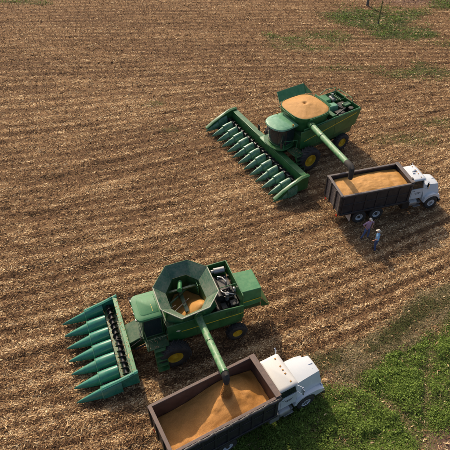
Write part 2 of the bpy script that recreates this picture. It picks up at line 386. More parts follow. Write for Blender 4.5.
# cut stalks standing in their rows
g_lines = []
for gi in np.arange(-4, 84, .86):
    yy0 = gi; xx = np.arange(-34, 34, .19) + rng.normal(0, .05, len(np.arange(-34, 34, .19)))
    yy = np.full_like(xx, yy0)
    for _ in range(12): yy = yy - .8 * (rowcoord(xx, yy) - gi)
    g_lines.append(np.stack([xx, yy], -1))
S = np.concatenate(g_lines); x, y = S[:, 0] + rng.normal(0, .03, len(S)), S[:, 1] + rng.normal(0, .04, len(S))
keep = (y > 9.2) & (y < 72) & (np.abs(x) < 11.5 + .36 * y) & (rng.random(len(x)) < .9 * (1 - look('dry', x, y)) * (1 - .7 * look('green', x, y)) * np.clip(.3 + 1.1*fbm(x*.2, y*.2, 95, 2), 0, 1))
x, y = x[keep], y[keep]; n = len(x); z = look('height', x, y)
hgt = rng.uniform(.10, .30, n) * (1 - .7 * look('ruts', x, y)); r = rng.uniform(.010, .017, n) * np.clip(.8 + y/60, 1, 1.7)
lean = rng.normal(0, .5, (n, 2)) * hgt[:, None]
ring = []
for k in range(4):
    a = k * math.pi / 2 + .5
    ring.append(np.stack([x + r*np.cos(a), y + r*np.sin(a), z - .02], -1))
for k in range(4):
    a = k * math.pi / 2 + .5
    ring.append(np.stack([x + lean[:, 0] + r*np.cos(a)*.9, y + lean[:, 1] + r*np.sin(a)*.9, z + hgt], -1))
V = np.stack(ring, 1).reshape(-1, 3); k = np.arange(n)[:, None] * 8
F = np.concatenate([k + np.array(q) for q in ([0,1,5,4],[1,2,6,5],[2,3,7,6],[3,0,4,7],[4,5,6,7])])
STALK = tone_mat('cut_corn_stalk', [(0., (.11, .055, .028)), (.5, (.30, .165, .075)), (1., (.52, .34, .17))])
o = mesh_from('corn_stubble', V, F, STALK, 'stuff', {'tone': np.repeat(rng.beta(2, 2, n), 8)}); tag(o, 'short cut corn stalks standing in rows across the field', 'stubble')

# weeds: small upturned leaves on uneven mounds
WEED = tone_mat('weed_leaf', [(0., (.055, .09, .016)), (.4, (.15, .225, .035)), (.75, (.25, .335, .06)), (1., (.40, .41, .12))], .6, .3)
def leaves(x, y, z, size, tone, up=.6):
    n = len(x); a = rng.uniform(0, 2*math.pi, n); el = rng.normal(.25, up, n)
    d = np.stack([np.cos(a)*np.cos(el), np.sin(a)*np.cos(el), np.sin(el)], -1)
    w = np.stack([-np.sin(a), np.cos(a), rng.normal(0, .4, n)], -1); P = np.stack([x, y, z], -1); s = size[:, None]
    V = np.stack([P - d*s*.5, P + w*s*.34 - d*s*.05 + [0, 0, .01], P + d*s*.55, P - w*s*.34 - d*s*.05 + [0, 0, .01]], 1).reshape(-1, 3)
    F = np.arange(n)[:, None] * 4 + np.array([0, 1, 2, 3])
    return V, F, np.repeat(tone, 4)
n = 850000
x = rng.uniform(-2, 19, n); y = rng.uniform(7, 22, n)
keep = rng.random(n) < look('green', x, y) * (.45 + .75 * sstep(.3, .65, fbm(x*1.1, y*1.1, 101, 3))) * sstep(-.7, .3, look('edge', x, y)); x, y = x[keep], y[keep]; n = len(x)
mound = .03 + .32 * sstep(.3, .75, fbm(x*1.4, y*1.4, 103, 4)) * np.clip(look('green', x, y), 0, 1)**1.5
u = rng.random(n) ** .6
V, F, T = leaves(x, y, look('height', x, y) + mound * u, np.where(rng.random(n) < .25, rng.uniform(.06, .10, n), rng.uniform(.025, .055, n)), np.clip(.16 + .55 * rng.random(n) * (.4 + .6*u) + .3 * (fbm(x*.8, y*.8, 107, 3)-.4), 0, 1))
o = mesh_from('green_weeds', V, F, WEED, 'stuff', {'tone': T}); tag(o, 'thick green broadleaf weeds covering the ground beyond the field edge', 'weeds')
n = 30000; x = rng.uniform(-1, 18, n); y = rng.uniform(7, 21, n)
cl = fbm(x*2.3, y*2.3, 141, 2); keep = (rng.random(n) < look('green', x, y)) & (cl > .63) & (look('edge', x, y) > .1); x, y = x[keep], y[keep]; n = len(x)
V, F, T = leaves(x, y, look('height', x, y) + .14 + .26 * rng.random(n), rng.uniform(.06, .12, n), np.clip(.35 + .45 * rng.random(n), 0, 1), .5)
o = mesh_from('broadleaf_weeds', V, F, WEED, 'stuff', {'tone': T}); tag(o, 'taller pale broadleaf plants rising in clumps from the green weeds', 'weeds')
# weeds in the stubble further off
n = 260000; x = rng.uniform(-32, 34, n); y = rng.uniform(17, 70, n)
gm = look('green', x, y) * (look('edge', x, y) < -.2)
keep = rng.random(n) < gm * 1.4; keep &= rng.random(n) < .25 + .9 * sstep(.34, .56, fbm(x*.6, y*1.3, 111, 3)); x, y = x[keep], y[keep]; n = len(x)
u = rng.random(n); dist = np.clip(y / 40, .6, 1.5)
V, F, T = leaves(x, y, look('height', x, y) + u * .32 * dist * sstep(.3, .7, fbm(x*.7, y*.7, 113, 3)), rng.uniform(.05, .12, n) * dist, np.clip(.08 + .6 * rng.random(n) * (.5 + .5*u), 0, 1), .8)
o = mesh_from('weed_patches', V, F, WEED, 'stuff', {'tone': T}); tag(o, 'patches of low green weeds among the corn stubble', 'weeds')
# grass along the field margin
VERGE = tone_mat('verge_grass', [(0., (.065, .075, .022)), (.35, (.14, .13, .05)), (.7, (.29, .225, .12)), (1., (.48, .37, .22))], .85, .2)
n = 260000; x = rng.uniform(0, 20, n); y = rng.uniform(8, 25, n)
keep = rng.random(n) < look('dry', x, y) * (1 - .8 * sstep(0, .8, look('edge', x, y))) * (1 - .8*look('soil', x, y)) * (.25 + sstep(.35, .6, fbm(x*.9, y*.9, 121, 3))); x, y = x[keep], y[keep]; n = len(x)
V, F, T = strips(x, y, rng.uniform(.08, .26, n), rng.uniform(.010, .026, n), rng.uniform(.01, .11, n), rng.normal(.4, .5, n), rng.uniform(0, 6.28, n), rng.uniform(0, .2, n), np.clip(rng.beta(2, 2, n) - .3 * look('green', x, y) - .55 * sstep(.8, .1, np.abs(look('margin', x, y) - .95)) * sstep(.35, .55, fbm(x*.7, y*.7, 123, 3)) + .15, 0, 1))
o = mesh_from('verge_grass', V, F, VERGE, 'stuff', {'tone': T}); tag(o, 'short dry grass along the margin between stubble and weeds', 'grass')

# ------------------------------------------------------------------ shared vehicle parts
def wheel(parent, c, r, w, side, rimr, rim_mat, lugs=0, dish=.1, holes=False):
    """tyre with rim, axle along y; side = +1 when its outer face looks to +y"""
    hub = Vector(c); t = MB(); h = w / 2
    t.lathe([(rimr, -h*.8), (rimr*1.1, -h*.95), (r*.82, -h), (r*.95, -h*.85), (r, -h*.5), (r, h*.5), (r*.95, h*.85), (r*.82, h), (rimr*1.1, h*.95), (rimr, h*.8)], hub, (0, 1, 0), 36)
    if lugs:
        for k in range(lugs):
            for sgn in (-1, 1):
                a = 2*math.pi*(k + (.5 if sgn > 0 else 0)) / lugs
                m = Matrix.Translation(hub) @ Matrix.Rotation(a, 4, 'Y') @ Matrix.Translation((0, sgn*h*.46, r + .012)) @ Matrix.Rotation(sgn*.7, 4, 'Z')
                q = lambda zz, sx: [tuple(m @ Vector(p)) for p in ((-sx, -h*.55, zz), (sx, -h*.55, zz), (sx, h*.55, zz), (-sx, h*.55, zz))]
                t.loft([q(-.03, .03*r/.8), q(.03, .022*r/.8)])
    ty = t.build('tyre', RUBBER, parent, ang=50)
    m = MB(); s = side
    m.lathe([(rimr*1.04, s*h*.82), (rimr*.95, s*h*.82), (rimr*.9, s*h*(.82) - s*dish), (rimr*.42, s*h*.82 - s*dish*.8), (rimr*.36, s*h*.82 - s*dish*.2), (rimr*.16, s*h*.82 - s*dish*.1), (.002, s*h*.82)], hub, (0, 1, 0), 28)
    m.lathe([(rimr*1.04, -s*h*.8), (rimr*.9, -s*h*.6), (.002, -s*h*.5)], hub, (0, 1, 0), 20)
    if holes:
        ho = MB()
        for k in range(10):
            a = 2*math.pi*k/10; p = hub + Vector((math.cos(a)*rimr*.68, s*(h*.82 - dish*.86) , math.sin(a)*rimr*.68)); ho.cyl(p - Vector((0, s*.02, 0)), p + Vector((0, s*.012, 0)), rimr*.1, n=8)
        ho.build('hand_hole', BLACK, ty)
    for k in range(8):
        a = 2*math.pi*k/8; p = hub + Vector((math.cos(a)*rimr*.27, s*h*.82 - s*dish*.2, math.sin(a)*rimr*.27)); m.cyl(p, p + Vector((0, s*.03, 0)), rimr*.05, n=6)
    m.build('rim', rim_mat, ty)
    if holes: MB().lathe([(rimr*.4, s*h*.82 - s*dish*.5), (rimr*.33, s*h*.82 + s*.012), (.002, s*h*.82 + s*.03)], hub, (0, 1, 0), 18).build('hub_cap', DARK, ty)
    return ty

def snout(parent, name, y, xt, xc, xb, wid, top, mat, seam_mat, taper=.75):
    """pointed row divider: cone, seam and rounded hood; x runs forward"""
    m = MB(); N_ = 12; rings = []
    def arc(x, hw, zb, zt):
        return [(x, y + hw*math.cos(a), zb + (zt-zb)*max(0, math.sin(a))**.8) for a in [math.pi*k/(N_-1) for k in range(N_)]]
    for k in range(6):
        u = k / 5; x_ = xt + (xc-xt)*u; rings.append(arc(x_, .015 + (wid*.86-.015)*u**taper, .12 + .05*u, .2 + (top*.72-.2)*u**.9))
    m.loft(rings)
    m.loft([arc(xc + .02, wid*1.03, .16, top*.8), arc(xc - .05, wid*1.06, .16, top*.83), arc((xc+xb)/2, wid*1.06, .2, top*.93), arc(xb, wid*1.0, .25, top)])
    s = m.build(name, mat, parent, ang=50)
    e = MB(); e.loft([arc(xc + .03, wid*1.06, .17, top*.815), arc(xc - .01, wid*1.085, .17, top*.84)], False)
    e.build('seam', seam_mat, s)
    return s

def auger_screw(parent, p0, p1, r, pitch, mat, flip=True):
    p0 = Vector(p0); p1 = Vector(p1); ax = (p1-p0); Ln = ax.length; ax.normalize(); u = ax.orthogonal().normalized(); w = ax.cross(u)
    m = MB(); m.cyl(p0, p1, r*.45, n=12)
    for half, sg in ((0, 1), (1, -1)):
        steps = int(Ln/2/pitch*14); vs = []; fs = []
        for k in range(steps+1):
            t = k/steps*Ln/2; a = 2*math.pi*t/pitch*sg; c = p0 + ax*(half*Ln/2 + t); d = u*math.cos(a) + w*math.sin(a)
            vs += [tuple(c + d*r*.4), tuple(c + d*r), tuple(c + d*r + ax*.015), tuple(c + d*r*.4 + ax*.015)]
            if k:
                b = 4*k
                fs += [(b-4, b, b+1, b-3), (b-3, b+1, b+2, b-2), (b-2, b+2, b+3, b-1)]
        m.add(vs, fs)
    return m.build('cross_auger', mat, parent, normals=False)

def heap_mesh(name, poly, zedge, peak, zpeak, mat, rings=34, seg=16, rough=.03, dimple=0., seed=0, power=1.15, ripple=0., cone=0., dome=None):
    """grain surface: closed polygon edge rising to a rounded cone at the peak"""
    pts = []
    for (ax, ay), (bx, by) in zip(poly, poly[1:] + poly[:1]):
        for k in range(seg): pts.append((ax + (bx-ax)*k/seg, ay + (by-ay)*k/seg))
    n = len(pts); V = []; F = []
    B = np.array(pts); P = np.array(peak)
    for k in range(rings):
        u = k / (rings - 1) * .985
        q = B + (P - B) * u
        rr = np.hypot(*(q - P).T)
        z = zedge + (zpeak - zedge) * u**power
        if dome: z = zedge + (zpeak - zedge) * (1 - np.abs((q[:, 0]-dome[0])/dome[2])**2.2) * (1 - np.abs((q[:, 1]-dome[1])/dome[3])**2.2)
        if cone: z = zedge + np.log1p(np.exp((zpeak - cone*np.sqrt(rr*rr + .02) - zedge) * 7)) / 7
        z = z + rough * (fbm(q[:, 0]*2.2 + 9, q[:, 1]*2.2, 200+seed, 4) - .5) * min(1, k/3) * 2 - dimple * np.exp(-(rr/.16)**2)
        z = z + ripple * np.sin(q[:, 0]*2.6 + 1.0) * np.minimum(1, k/6)
        V += [(a, b, c) for (a, b), c in zip(q, z)]
        if k:
            for i in range(n):
                j = (i+1) % n; F.append(((k-1)*n+i, (k-1)*n+j, k*n+j, k*n+i))
    V.append((P[0], P[1], V[-1][2] - dimple*.15)); F += [((rings-1)*n+i, (rings-1)*n+(i+1) % n, len(V)-1) for i in range(n)]
    # a skirt down into the bin closes the body of the grain
    b = len(V); V += [(p[0], p[1], zedge - .35 + (.0 if not cone else .2)) for p in pts]; F += [(i, b+i, b+(i+1) % n, (i+1) % n) for i in range(n)]; F.append(tuple(b+i for i in range(n))[::-1])
    m = MB(); m.add(V, F); return m.build(name, mat, None, ang=80)

def local_thing(o, loc, yaw): o.location = loc; o.rotation_euler = (0, 0, R(yaw)); return o

# ------------------------------------------------------------------ nearer combine: older machine, open eight-sided hopper, six-row corn head
NC_LOC, NC_YAW = (-3.33, 16.81, 0), -159.5
def near_combine():
    t = thing('combine_harvester', 'green combine with open eight-sided hopper and six-row corn head beside the brown-lined truck', 'combine harvester', NC_LOC, NC_YAW, 'combines unloading corn')
    # running gear
    m = MB(); m.box(-3.9, .3, -.95, .95, .75, 1.25).box(-.25, .25, -1.5, 1.5, .6, 1.05).box(-3.85, -3.55, -1.2, 1.2, .42, .68).box(-3.8, -3.6, -.25, .25, .6, .9); m.build('chassis', GREEN_D, t, .02)
    for s in (1, -1):
        wheel(t, (0, s*1.78, .86), .86, .62, s, .42, YELLOW, 20, .16)
        wheel(t, (-3.72, s*1.42, .57), .57, .40, s, .28, YELLOW, 16, .1)
    # threshing body between the side panels
    b = MB(); b.hexa([(-4.1,-1.3,1.2),(.15,-1.3,1.2),(.15,1.3,1.2),(-4.1,1.3,1.2)], [(-4.1,-1.3,1.95),(.15,-1.3,1.95),(.15,1.3,1.95),(-4.1,1.3,1.95)]); b.build('separator_body', GREEN_D, t, .02)
    for s in (1, -1):
        y0, y1 = (1.34, 1.42)
        pts = [(-4.12, s*y0, 1.72), (-3.1, s*y0, 1.45), (.0, s*y0, 1.45), (.14, s*y0, 1.7), (.14, s*y0, 2.85), (-2.9, s*y0, 2.85), (-4.12, s*y0, 2.72)]
        p = MB().prism(pts, (0, s*(y1-y0), 0)).build('side_panel', GREEN, t, .02)
        yy = s*(y1 + .002)
        MB().prism([(-4.05, yy, 2.12), (-.6, yy, 2.12), (-.6, yy, 2.17), (-4.05, yy, 2.17)], (0, s*.006, 0)).build('yellow_stripe', STRIPE, p)
        for k, x0 in enumerate((-3.95, -2.75, -1.45)):      # door seams in the sheet
            MB().box(x0, x0 + .02, min(yy, yy+s*.01), max(yy, yy+s*.01), 1.6, 2.7).build('panel_seam', GREEN_D, p)
        lv = MB()
        for q in range(7): lv.box(-3.75+q*.1, -3.69+q*.1, min(yy, yy+s*.014), max(yy, yy+s*.014), 2.28, 2.62)
        lv.build('louvre', GREEN_D, p)
        e = MB().prism([(-.55, yy, 2.28), (-.42, yy, 2.36), (-.3, yy, 2.3), (-.36, yy, 2.22), (-.48, yy, 2.2)], (0, s*.008, 0)); e.build('emblem', paint('emblem_cream', (.5, .5, .34), .5), p)
    # hopper: eight flared panels above an eight-sided bin
    U = [(.29, -.51), (-.72, -1.72), (-1.99, -1.74), (-2.85, -.88), (-2.87, .9), (-2.1, 1.72), (-.56, 1.92), (.28, 1.0)]
    cx, cy = -1.28, .08; k = (.62, .72)
    Lo = [(cx + (x-cx)*k[0], cy + (y-cy)*k[1]) for x, y in U]; ZU, ZL = 3.92, 3.34
    bin_ = MB(); inner = [(x*.985+cx*.015, y*.985+cy*.015) for x, y in Lo]
    n = 8; vs = [(x, y, 1.97) for x, y in Lo] + [(x, y, ZL) for x, y in Lo] + [(x, y, ZL) for x, y in inner] + [(x, y, 1.97) for x, y in inner]
    fs = []
    for r_ in range(3):
        for i in range(n): j = (i+1) % n; fs.append((r_*n+i, r_*n+j, (r_+1)*n+j, (r_+1)*n+i))
    bin_.add(vs, fs); hop = bin_.build('grain_tank', GREEN_D, t)
    for i in range(n):
        j = (i+1) % n; g = .012
        a, b2, c, d = Vector((*Lo[i], ZL)), Vector((*Lo[j], ZL)), Vector((*U[j], ZU)), Vector((*U[i], ZU))
        ctr = (a+b2+c+d)/4; a, b2, c, d = (p + (ctr-p)*g for p in (a, b2, c, d))
        ep = MB().plate([a, b2, c, d], .025).build('extension_panel', TANKIN, hop, .006)
        out = (c-d).normalized()
        MB().cyl(d, c, .03, n=8).build('panel_rim', GREEN_D if i in (0, 1, 2) else RIMLIT, ep)  # sunlit nearer rims painted cream, the farther ones left dark green
    MB().cyl((-1.3, -1.0, 3.15), (-1.1, -.35, 3.35), .12, n=16).cyl((-1.1, -.35, 3.35), (-1.08, -.28, 3.37), .14, n=16).build('filling_auger', GREEN_L, hop)
    MB().cyl((-1.05, -.45, 2.5), (-1.05, -.45, 3.3), .035, n=8).cyl((-1.5, -.1, 2.7), (-.5, .6, 2.85), .03, n=8).cyl((-.7, .1, 2.7), (-.1, .5, 2.95), .03, n=8).build('brace', DARK, hop)
    MB().box(-2.2, -.4, -.72, -.6, 2.9, 3.0).cyl((-.5, -.9, 2.5), (-.45, .7, 2.75), .05, n=8).cyl((-1.9, -1.0, 2.7), (-.5, -.2, 2.6), .07, n=10).box(-1.3, -1.1, -.9, .6, 2.5, 2.58).build('cross_brace', GREEN_D, hop)
    lad = MB()
    for yy in (-.75, -.35): lad.cyl((-2.1, yy, 2.5), (-2.2, yy, 3.3), .02, n=6)
    for zz in (2.7, 2.95, 3.2): lad.cyl((-2.12, -.75, zz), (-2.12, -.35, zz), .016, n=6)
    lad.build('tank_ladder', GREEN_L, hop)
    # deck round the bin
    MB().plate([(.14, -1.33, 2.72), (.14, 1.33, 2.72), (-.25, 1.33, 2.72), (-.25, -1.33, 2.72)][::-1], .04).build('deck_plate', GREEN_D, t)
    sk = MB()
    for i in range(n):
        j = (i+1) % n
        sk.add([(*Lo[i], ZL-.02), (*Lo[j], ZL-.02), (max(-2.9, min(.12, cx+(U[j][0]-cx)*.95)), max(-1.33, min(1.33, cy+(U[j][1]-cy)*.9)), 2.6), (max(-2.9, min(.12, cx+(U[i][0]-cx)*.95)), max(-1.33, min(1.33, cy+(U[i][1]-cy)*.9)), 2.6)], [(0, 1, 2, 3)])
    sk.build('tank_shell', GREEN, t)
    # engine bay, open on top
    bay = MB(); bay.box(-4.14, -4.08, -1.42, 1.3, 2.5, 3.42).box(-4.07, -2.93, -1.42, -1.36, 2.5, 3.42).build('engine_bay', GREEN, t, .012)
    MB().box(-4.06, -2.75, -1.35, 1.3, 2.3, 2.34).build('bay_floor', BLACK, t)
    MB().tube([(-4.1, 1.27, 2.7), (-4.1, 1.27, 3.42)], .035, 8).tube([(-4.08, .35, 3.40), (-2.9, .35, 3.40)], .025, 8).build('guard_rail', GREEN, t)
    en = MB(); en.box(-3.9, -3.1, -.55, .55, 2.35, 3.0).box(-3.75, -3.2, -.3, .35, 3.0, 3.18)
    for q in range(4): en.cyl((-3.75+q*.17, .42, 3.0), (-3.75+q*.17, .42, 3.14), .05, n=10)
    en.build('engine', DARK, t, .02)
    MB().cyl((-3.85, -.95, 3.25), (-3.25, -1.0, 3.25), .17, n=18).cyl((-3.25, -1.0, 3.25), (-3.1, -1.0, 3.25), .1, n=14).build('air_cleaner', STEEL, t, .01)
    MB().tube([(-3.6, .05, 3.15), (-3.6, .0, 3.35), (-3.5, -.3, 3.38), (-3.3, -.5, 3.3)], .05, 10).tube([(-3.2, .3, 3.15), (-3.2, .55, 3.25), (-3.6, .75, 3.2), (-3.9, .75, 3.0)], .035, 8).cyl((-3.45, .6, 2.62), (-3.45, .6, 3.12), .12, n=14).build('engine_pipe', STEEL, t)
    MB().box(-3.95, -3.5, .8, 1.15, 2.35, 2.7).box(-3.3, -3.0, .75, 1.15, 2.35, 2.6).build('battery_box', DARK, t, .015)
    for q in range(5): MB().cyl((-3.95+q*.2, -.62, 2.7), (-3.95+q*.2, -.62, 3.05 - .04*(q % 2)), .045, n=10).build('fuel_filter', STEEL if q % 2 else DARK, t)
    MB().tube([(-3.9, .95, 2.7), (-3.7, .8, 3.0), (-3.4, .85, 3.05), (-3.2, .6, 2.95)], .03, 8).build('hose', BLACK, t)
    MB().tube([(-3.95, -.2, 3.1), (-3.8, .1, 3.3), (-3.5, .3, 3.25), (-3.3, .9, 2.9)], .025, 8).build('hose', BLACK, t)
    MB().lathe([(.0, -.06), (.16, -.06), (.18, 0), (.16, .06), (0, .06)], (-3.98, .3, 2.85), (1, 0, 0), 20).build('drive_pulley', STEEL, t)
    MB().cyl((-3.05, -.75, 2.9), (-3.05, .65, 2.9), .22, n=22).build('rotary_screen', BLACK, t)
    # straw hood at the back
    h = MB(); h.hexa([(-5.45,-.7,1.62),(-4.14,-.72,1.62),(-4.14,.76,1.62),(-5.45,.74,1.62)], [(-5.42,-.7,2.9),(-4.14,-.72,3.0),(-4.14,.76,3.0),(-5.42,.74,2.9)])
    hd = h.build('straw_hood', GREEN_L, t, .035)
    MB().prism([(-5.38, .765, 2.05), (-4.2, .772, 2.05), (-4.2, .772, 2.12), (-5.38, .765, 2.12)], (0, .006, 0)).build('yellow_stripe', STRIPE, hd)
    MB().hexa([(-5.46,-.66,1.2),(-4.3,-.6,1.2),(-4.3,.62,1.2),(-5.46,.66,1.2)], [(-5.4,-.66,1.6),(-4.2,-.66,1.6),(-4.2,.68,1.6),(-5.4,.68,1.6)]).build('chaff_housing', GREEN_D, t, .02)
    MB().plate([(-5.47, -.7, 2.0), (-5.47, .74, 2.0), (-5.95, .82, 1.25), (-5.95, -.78, 1.25)], .02).plate([(-5.44, .75, 1.95), (-5.93, .83, 1.25), (-5.44, .75, 1.25)], .015).plate([(-5.44, -.71, 1.95), (-5.93, -.79, 1.25), (-5.44, -.71, 1.25)], .015).build('straw_deflector', GREEN, t)
    # cab
    cab = MB(); Y0, Y1 = -.62, .95
    for px, py in ((.3, Y0+.05), (.3, Y1-.05), (1.32, Y0+.08), (1.32, Y1-.08)): cab.cyl((px, py, 1.75), (px - (.1 if px > 1 else 0), py, 3.32), .04, n=8)
    cab.box(.18, 1.4, Y0, Y1, 1.55, 1.85).box(.18, .24, Y0, Y1, 1.8, 3.3); c = cab.build('cab', GREEN_D, t, .015)
    MB().plate([(1.36, Y0+.1, 1.86), (1.36, Y1-.1, 1.86), (1.25, Y1-.1, 3.28), (1.25, Y0+.1, 3.28)], .012).build('windshield', GLASS, c)
    for yy in (Y0+.02, Y1-.03): MB().plate([(.33, yy, 1.86), (1.3, yy, 1.86), (1.2, yy, 3.28), (.33, yy, 3.28)], .012).build('side_window', GLASS, c)
    MB().box(.45, .9, -.05, .4, 1.86, 2.3).box(.36, .48, -.05, .4, 2.3, 2.85).build('seat', BLACK, c, .05)
    MB().cyl((1.05, .17, 1.86), (.98, .17, 2.5), .03, n=8).lathe([(.17, -.015), (.19, 0), (.17, .015), (.15, 0), (.17, -.015)], (.97, .17, 2.5), (-.5, 0, 1), 20).build('steering_wheel', BLACK, c)
    def rr(x0, x1, y0, y1, r, z, n=7):
        pts = [(x0, y0, z)]
        for q in range(n): a = -math.pi/2 + q/(n-1)*math.pi/2; pts.append((x1-r+r*math.cos(a), y0+r+r*math.sin(a), z))
        for q in range(n): a = q/(n-1)*math.pi/2; pts.append((x1-r+r*math.cos(a), y1-r+r*math.sin(a), z))
        return pts + [(x0, y1, z)]
    rf = MB().loft([rr(.22, 1.52, -.68, 1.0, .3, 3.3), rr(.2, 1.58, -.72, 1.04, .33, 3.38), rr(.22, 1.55, -.69, 1.01, .32, 3.47), rr(.27, 1.42, -.6, .92, .28, 3.51)]).build('roof', ROOFG, c)
    MB().loft([rr(.34, 1.3, -.45, .77, .2, 3.512), rr(.36, 1.27, -.42, .74, .19, 3.535)]).build('roof_hatch', ROOFG, rf)
    MB().box(.62, .635, .2, .66, 3.537, 3.543).build('roof_trim', YELLOW, rf)
    for yy in (-.45, .0, .4, .8): MB().box(1.53, 1.59, yy-.07, yy+.07, 3.34, 3.43).build('work_light', STEEL, rf, .01)
    # platform, ladder, rail
    MB().box(.2, 1.35, 1.0, 1.75, 1.72, 1.78).build('platform', GREEN_D, t, .01)
    ld = MB()
    for xx in (.42, 1.0): ld.hexa([(xx, 2.22, .4), (xx+.04, 2.22, .4), (xx+.04, 2.30, .4), (xx, 2.30, .4)], [(xx, 1.72, 1.8), (xx+.04, 1.72, 1.8), (xx+.04, 1.80, 1.8), (xx, 1.80, 1.8)])
    ld.build('ladder', GREEN, t)
    lad_o = t.children[-1]
    for q in range(5):
        z = .48 + q*.3; yy = 2.26 - (z-.4)*.36
        MB().box(.46, 1.0, yy-.14, yy+.13, z, z+.04).build('step', GREEN, lad_o)
    MB().tube([(.2, 1.72, 1.8), (.2, 1.74, 2.7), (1.2, 1.74, 2.7), (1.25, 1.74, 1.8)], .02, 8).tube([(1.28, 1.1, 1.8), (1.28, 1.12, 2.6), (1.28, 1.72, 2.6)], .018, 8).build('hand_rail', GREEN_D, t)
    for s, yy in ((1, 1.1), (-1, -.85)): MB().tube([(1.3, yy-s*.15, 3.0), (1.55, yy+s*.25, 2.95), (1.55, yy+s*.25, 2.6)], .015, 6).box(1.53, 1.57, yy+s*.25-.1, yy+s*.25+.1, 2.4, 2.75).build('mirror', BLACK, t)
    # feeder house
    MB().hexa([(2.35,-.75,.45),(2.35,.55,.45),(2.35,.55,1.1),(2.35,-.75,1.1)], [(.35,-.6,1.2),(.35,.6,1.2),(.35,.6,1.95),(.35,-.6,1.95)]).build('feeder_house', GREEN_D, t, .03)
    MB().cyl((.6, .75, 1.1), (1.9, .7, .75), .05, n=8).cyl((.9, .62, 1.75), (2.2, .7, 1.0), .025, n=6).build('lift_ram', BLACK, t)
    # unloading auger
    a0, a1 = Vector((-1.54, 1.45, 3.0)), Vector((-1.49, 5.5, 4.0)); d = (a1-a0).normalized()
    au = MB().cyl(a0, a1, .18, n=22).build('unloading_auger', AUGERP, t)
    MB().cyl(a0 + d*1.9, a0 + d*2.0, .205, n=22).build('auger_band', GREEN, au)
    MB().cyl(a1 - d*.12, a1, .2, n=22).build('auger_band', GREEN, au)
    MB().cyl((-1.54, 1.45, 2.55), (-1.54, 1.45, 3.05), .21, n=20).lathe([(.0, -.25), (.17, -.2), (.24, 0), (.17, .2), (0, .25)], (-1.54, 1.45, 3.02), (0, 0, 1), 20).build('auger_elbow', GREEN, au)
    MB().tube([a1 - d*.05, a1 + d*.1 + Vector((0, 0, -.05)), a1 + d*.2 + Vector((0, 0, -.2)), a1 + d*.22 + Vector((0, 0, -.5))], [.185, .18, .165, .14], 18).build('rubber_spout', RUBBER, au)
    MB().box(-1.62, -1.36, 3.9, 4.0, 3.42, 3.5).build('auger_light', STEEL, au)
    # six-row corn head
    hc, sp = -.2, .853; W2 = 3*sp
    hm = MB(); hm.box(2.25, 2.33, hc-W2, hc+W2, .4, 1.15).box(2.33, 3.0, hc-W2, hc+W2, .36, .42).build('corn_head', GREEN, t, .012)
    hd = t.children[-1]
    MB().box(2.12, 2.36, hc-W2-.02, hc+W2+.02, 1.16, 1.3).build('top_beam', GREEN_L, hd, .02)
    MB().box(2.1, 2.24, hc-W2, hc+W2, .42, .58).build('lower_beam', GREEN_D, hd, .02)
    auger_screw(hd, (2.66, hc-W2+.05, .70), (2.66, hc+W2-.05, .70), .21, .36, BLACK)
    for i in range(7):
        y = hc + (i-3)*sp
        snout(hd, 'snout', y, 5.42, 4.05, 3.02,   .345 if 0 < i < 6 else .26, .88 if 0 < i < 6 else .98, TEAL, PALE)
    for i in range(6):
        y = hc + (i-2.5)*sp
        ru = MB().box(2.95, 4.0, y-.2, y-.04, .28, .38).box(2.95, 4.0, y+.04, y+.2, .28, .38).build('row_unit', BLACK, hd, .01)
        for s in (-1, 1):
            ch = MB()
            for q in range(9): ch.rbox((3.05+q*.11, y+s*.06, .40), (.03, .1, .04), s*.4)
            ch.build('gathering_chain', BLACK, ru)
    for s in (-1, 1):
        y = hc + s*(W2 + .02)
        ep = MB().prism([(2.1, y, .3), (3.3, y, .3), (4.05, y, .3), (4.05, y, .72), (3.0, y, 1.0), (2.4, y, 1.32), (2.1, y, 1.32)], (0, s*.08, 0)).build('end_panel', TEAL, hd, .02)
        MB().loft([[(x_, y - s*.08 + q*.2*1.0*s, z_) for q, z_ in ((0, z0-.03), (1, z0-.03), (1, z0+.02), (.5, z0+.06), (0, z0+.02))] for x_, z0 in ((2.1, 1.33), (3.0, 1.03), (4.05, .75))]).build('end_cap', TEAL, ep)
    MB().box(2.09, 2.115, hc-.6, hc-.35, .9, 1.1).build('warning_plate', STRIPE, hd)
    return t, Lo
near_c, NLo = near_combine()
g = heap_mesh('corn_grain', [(-1.28 + (x+1.28)*.97, .08 + (y-.08)*.97) for x, y in NLo], 2.0, (-1.95, .82), 3.28, GRAIN, seg=8, rough=.04, seed=3, cone=.95)
local_thing(g, NC_LOC, NC_YAW); tag(g, 'shelled corn lying half in shade inside the open eight-sided hopper', 'grain', None, 'stuff')

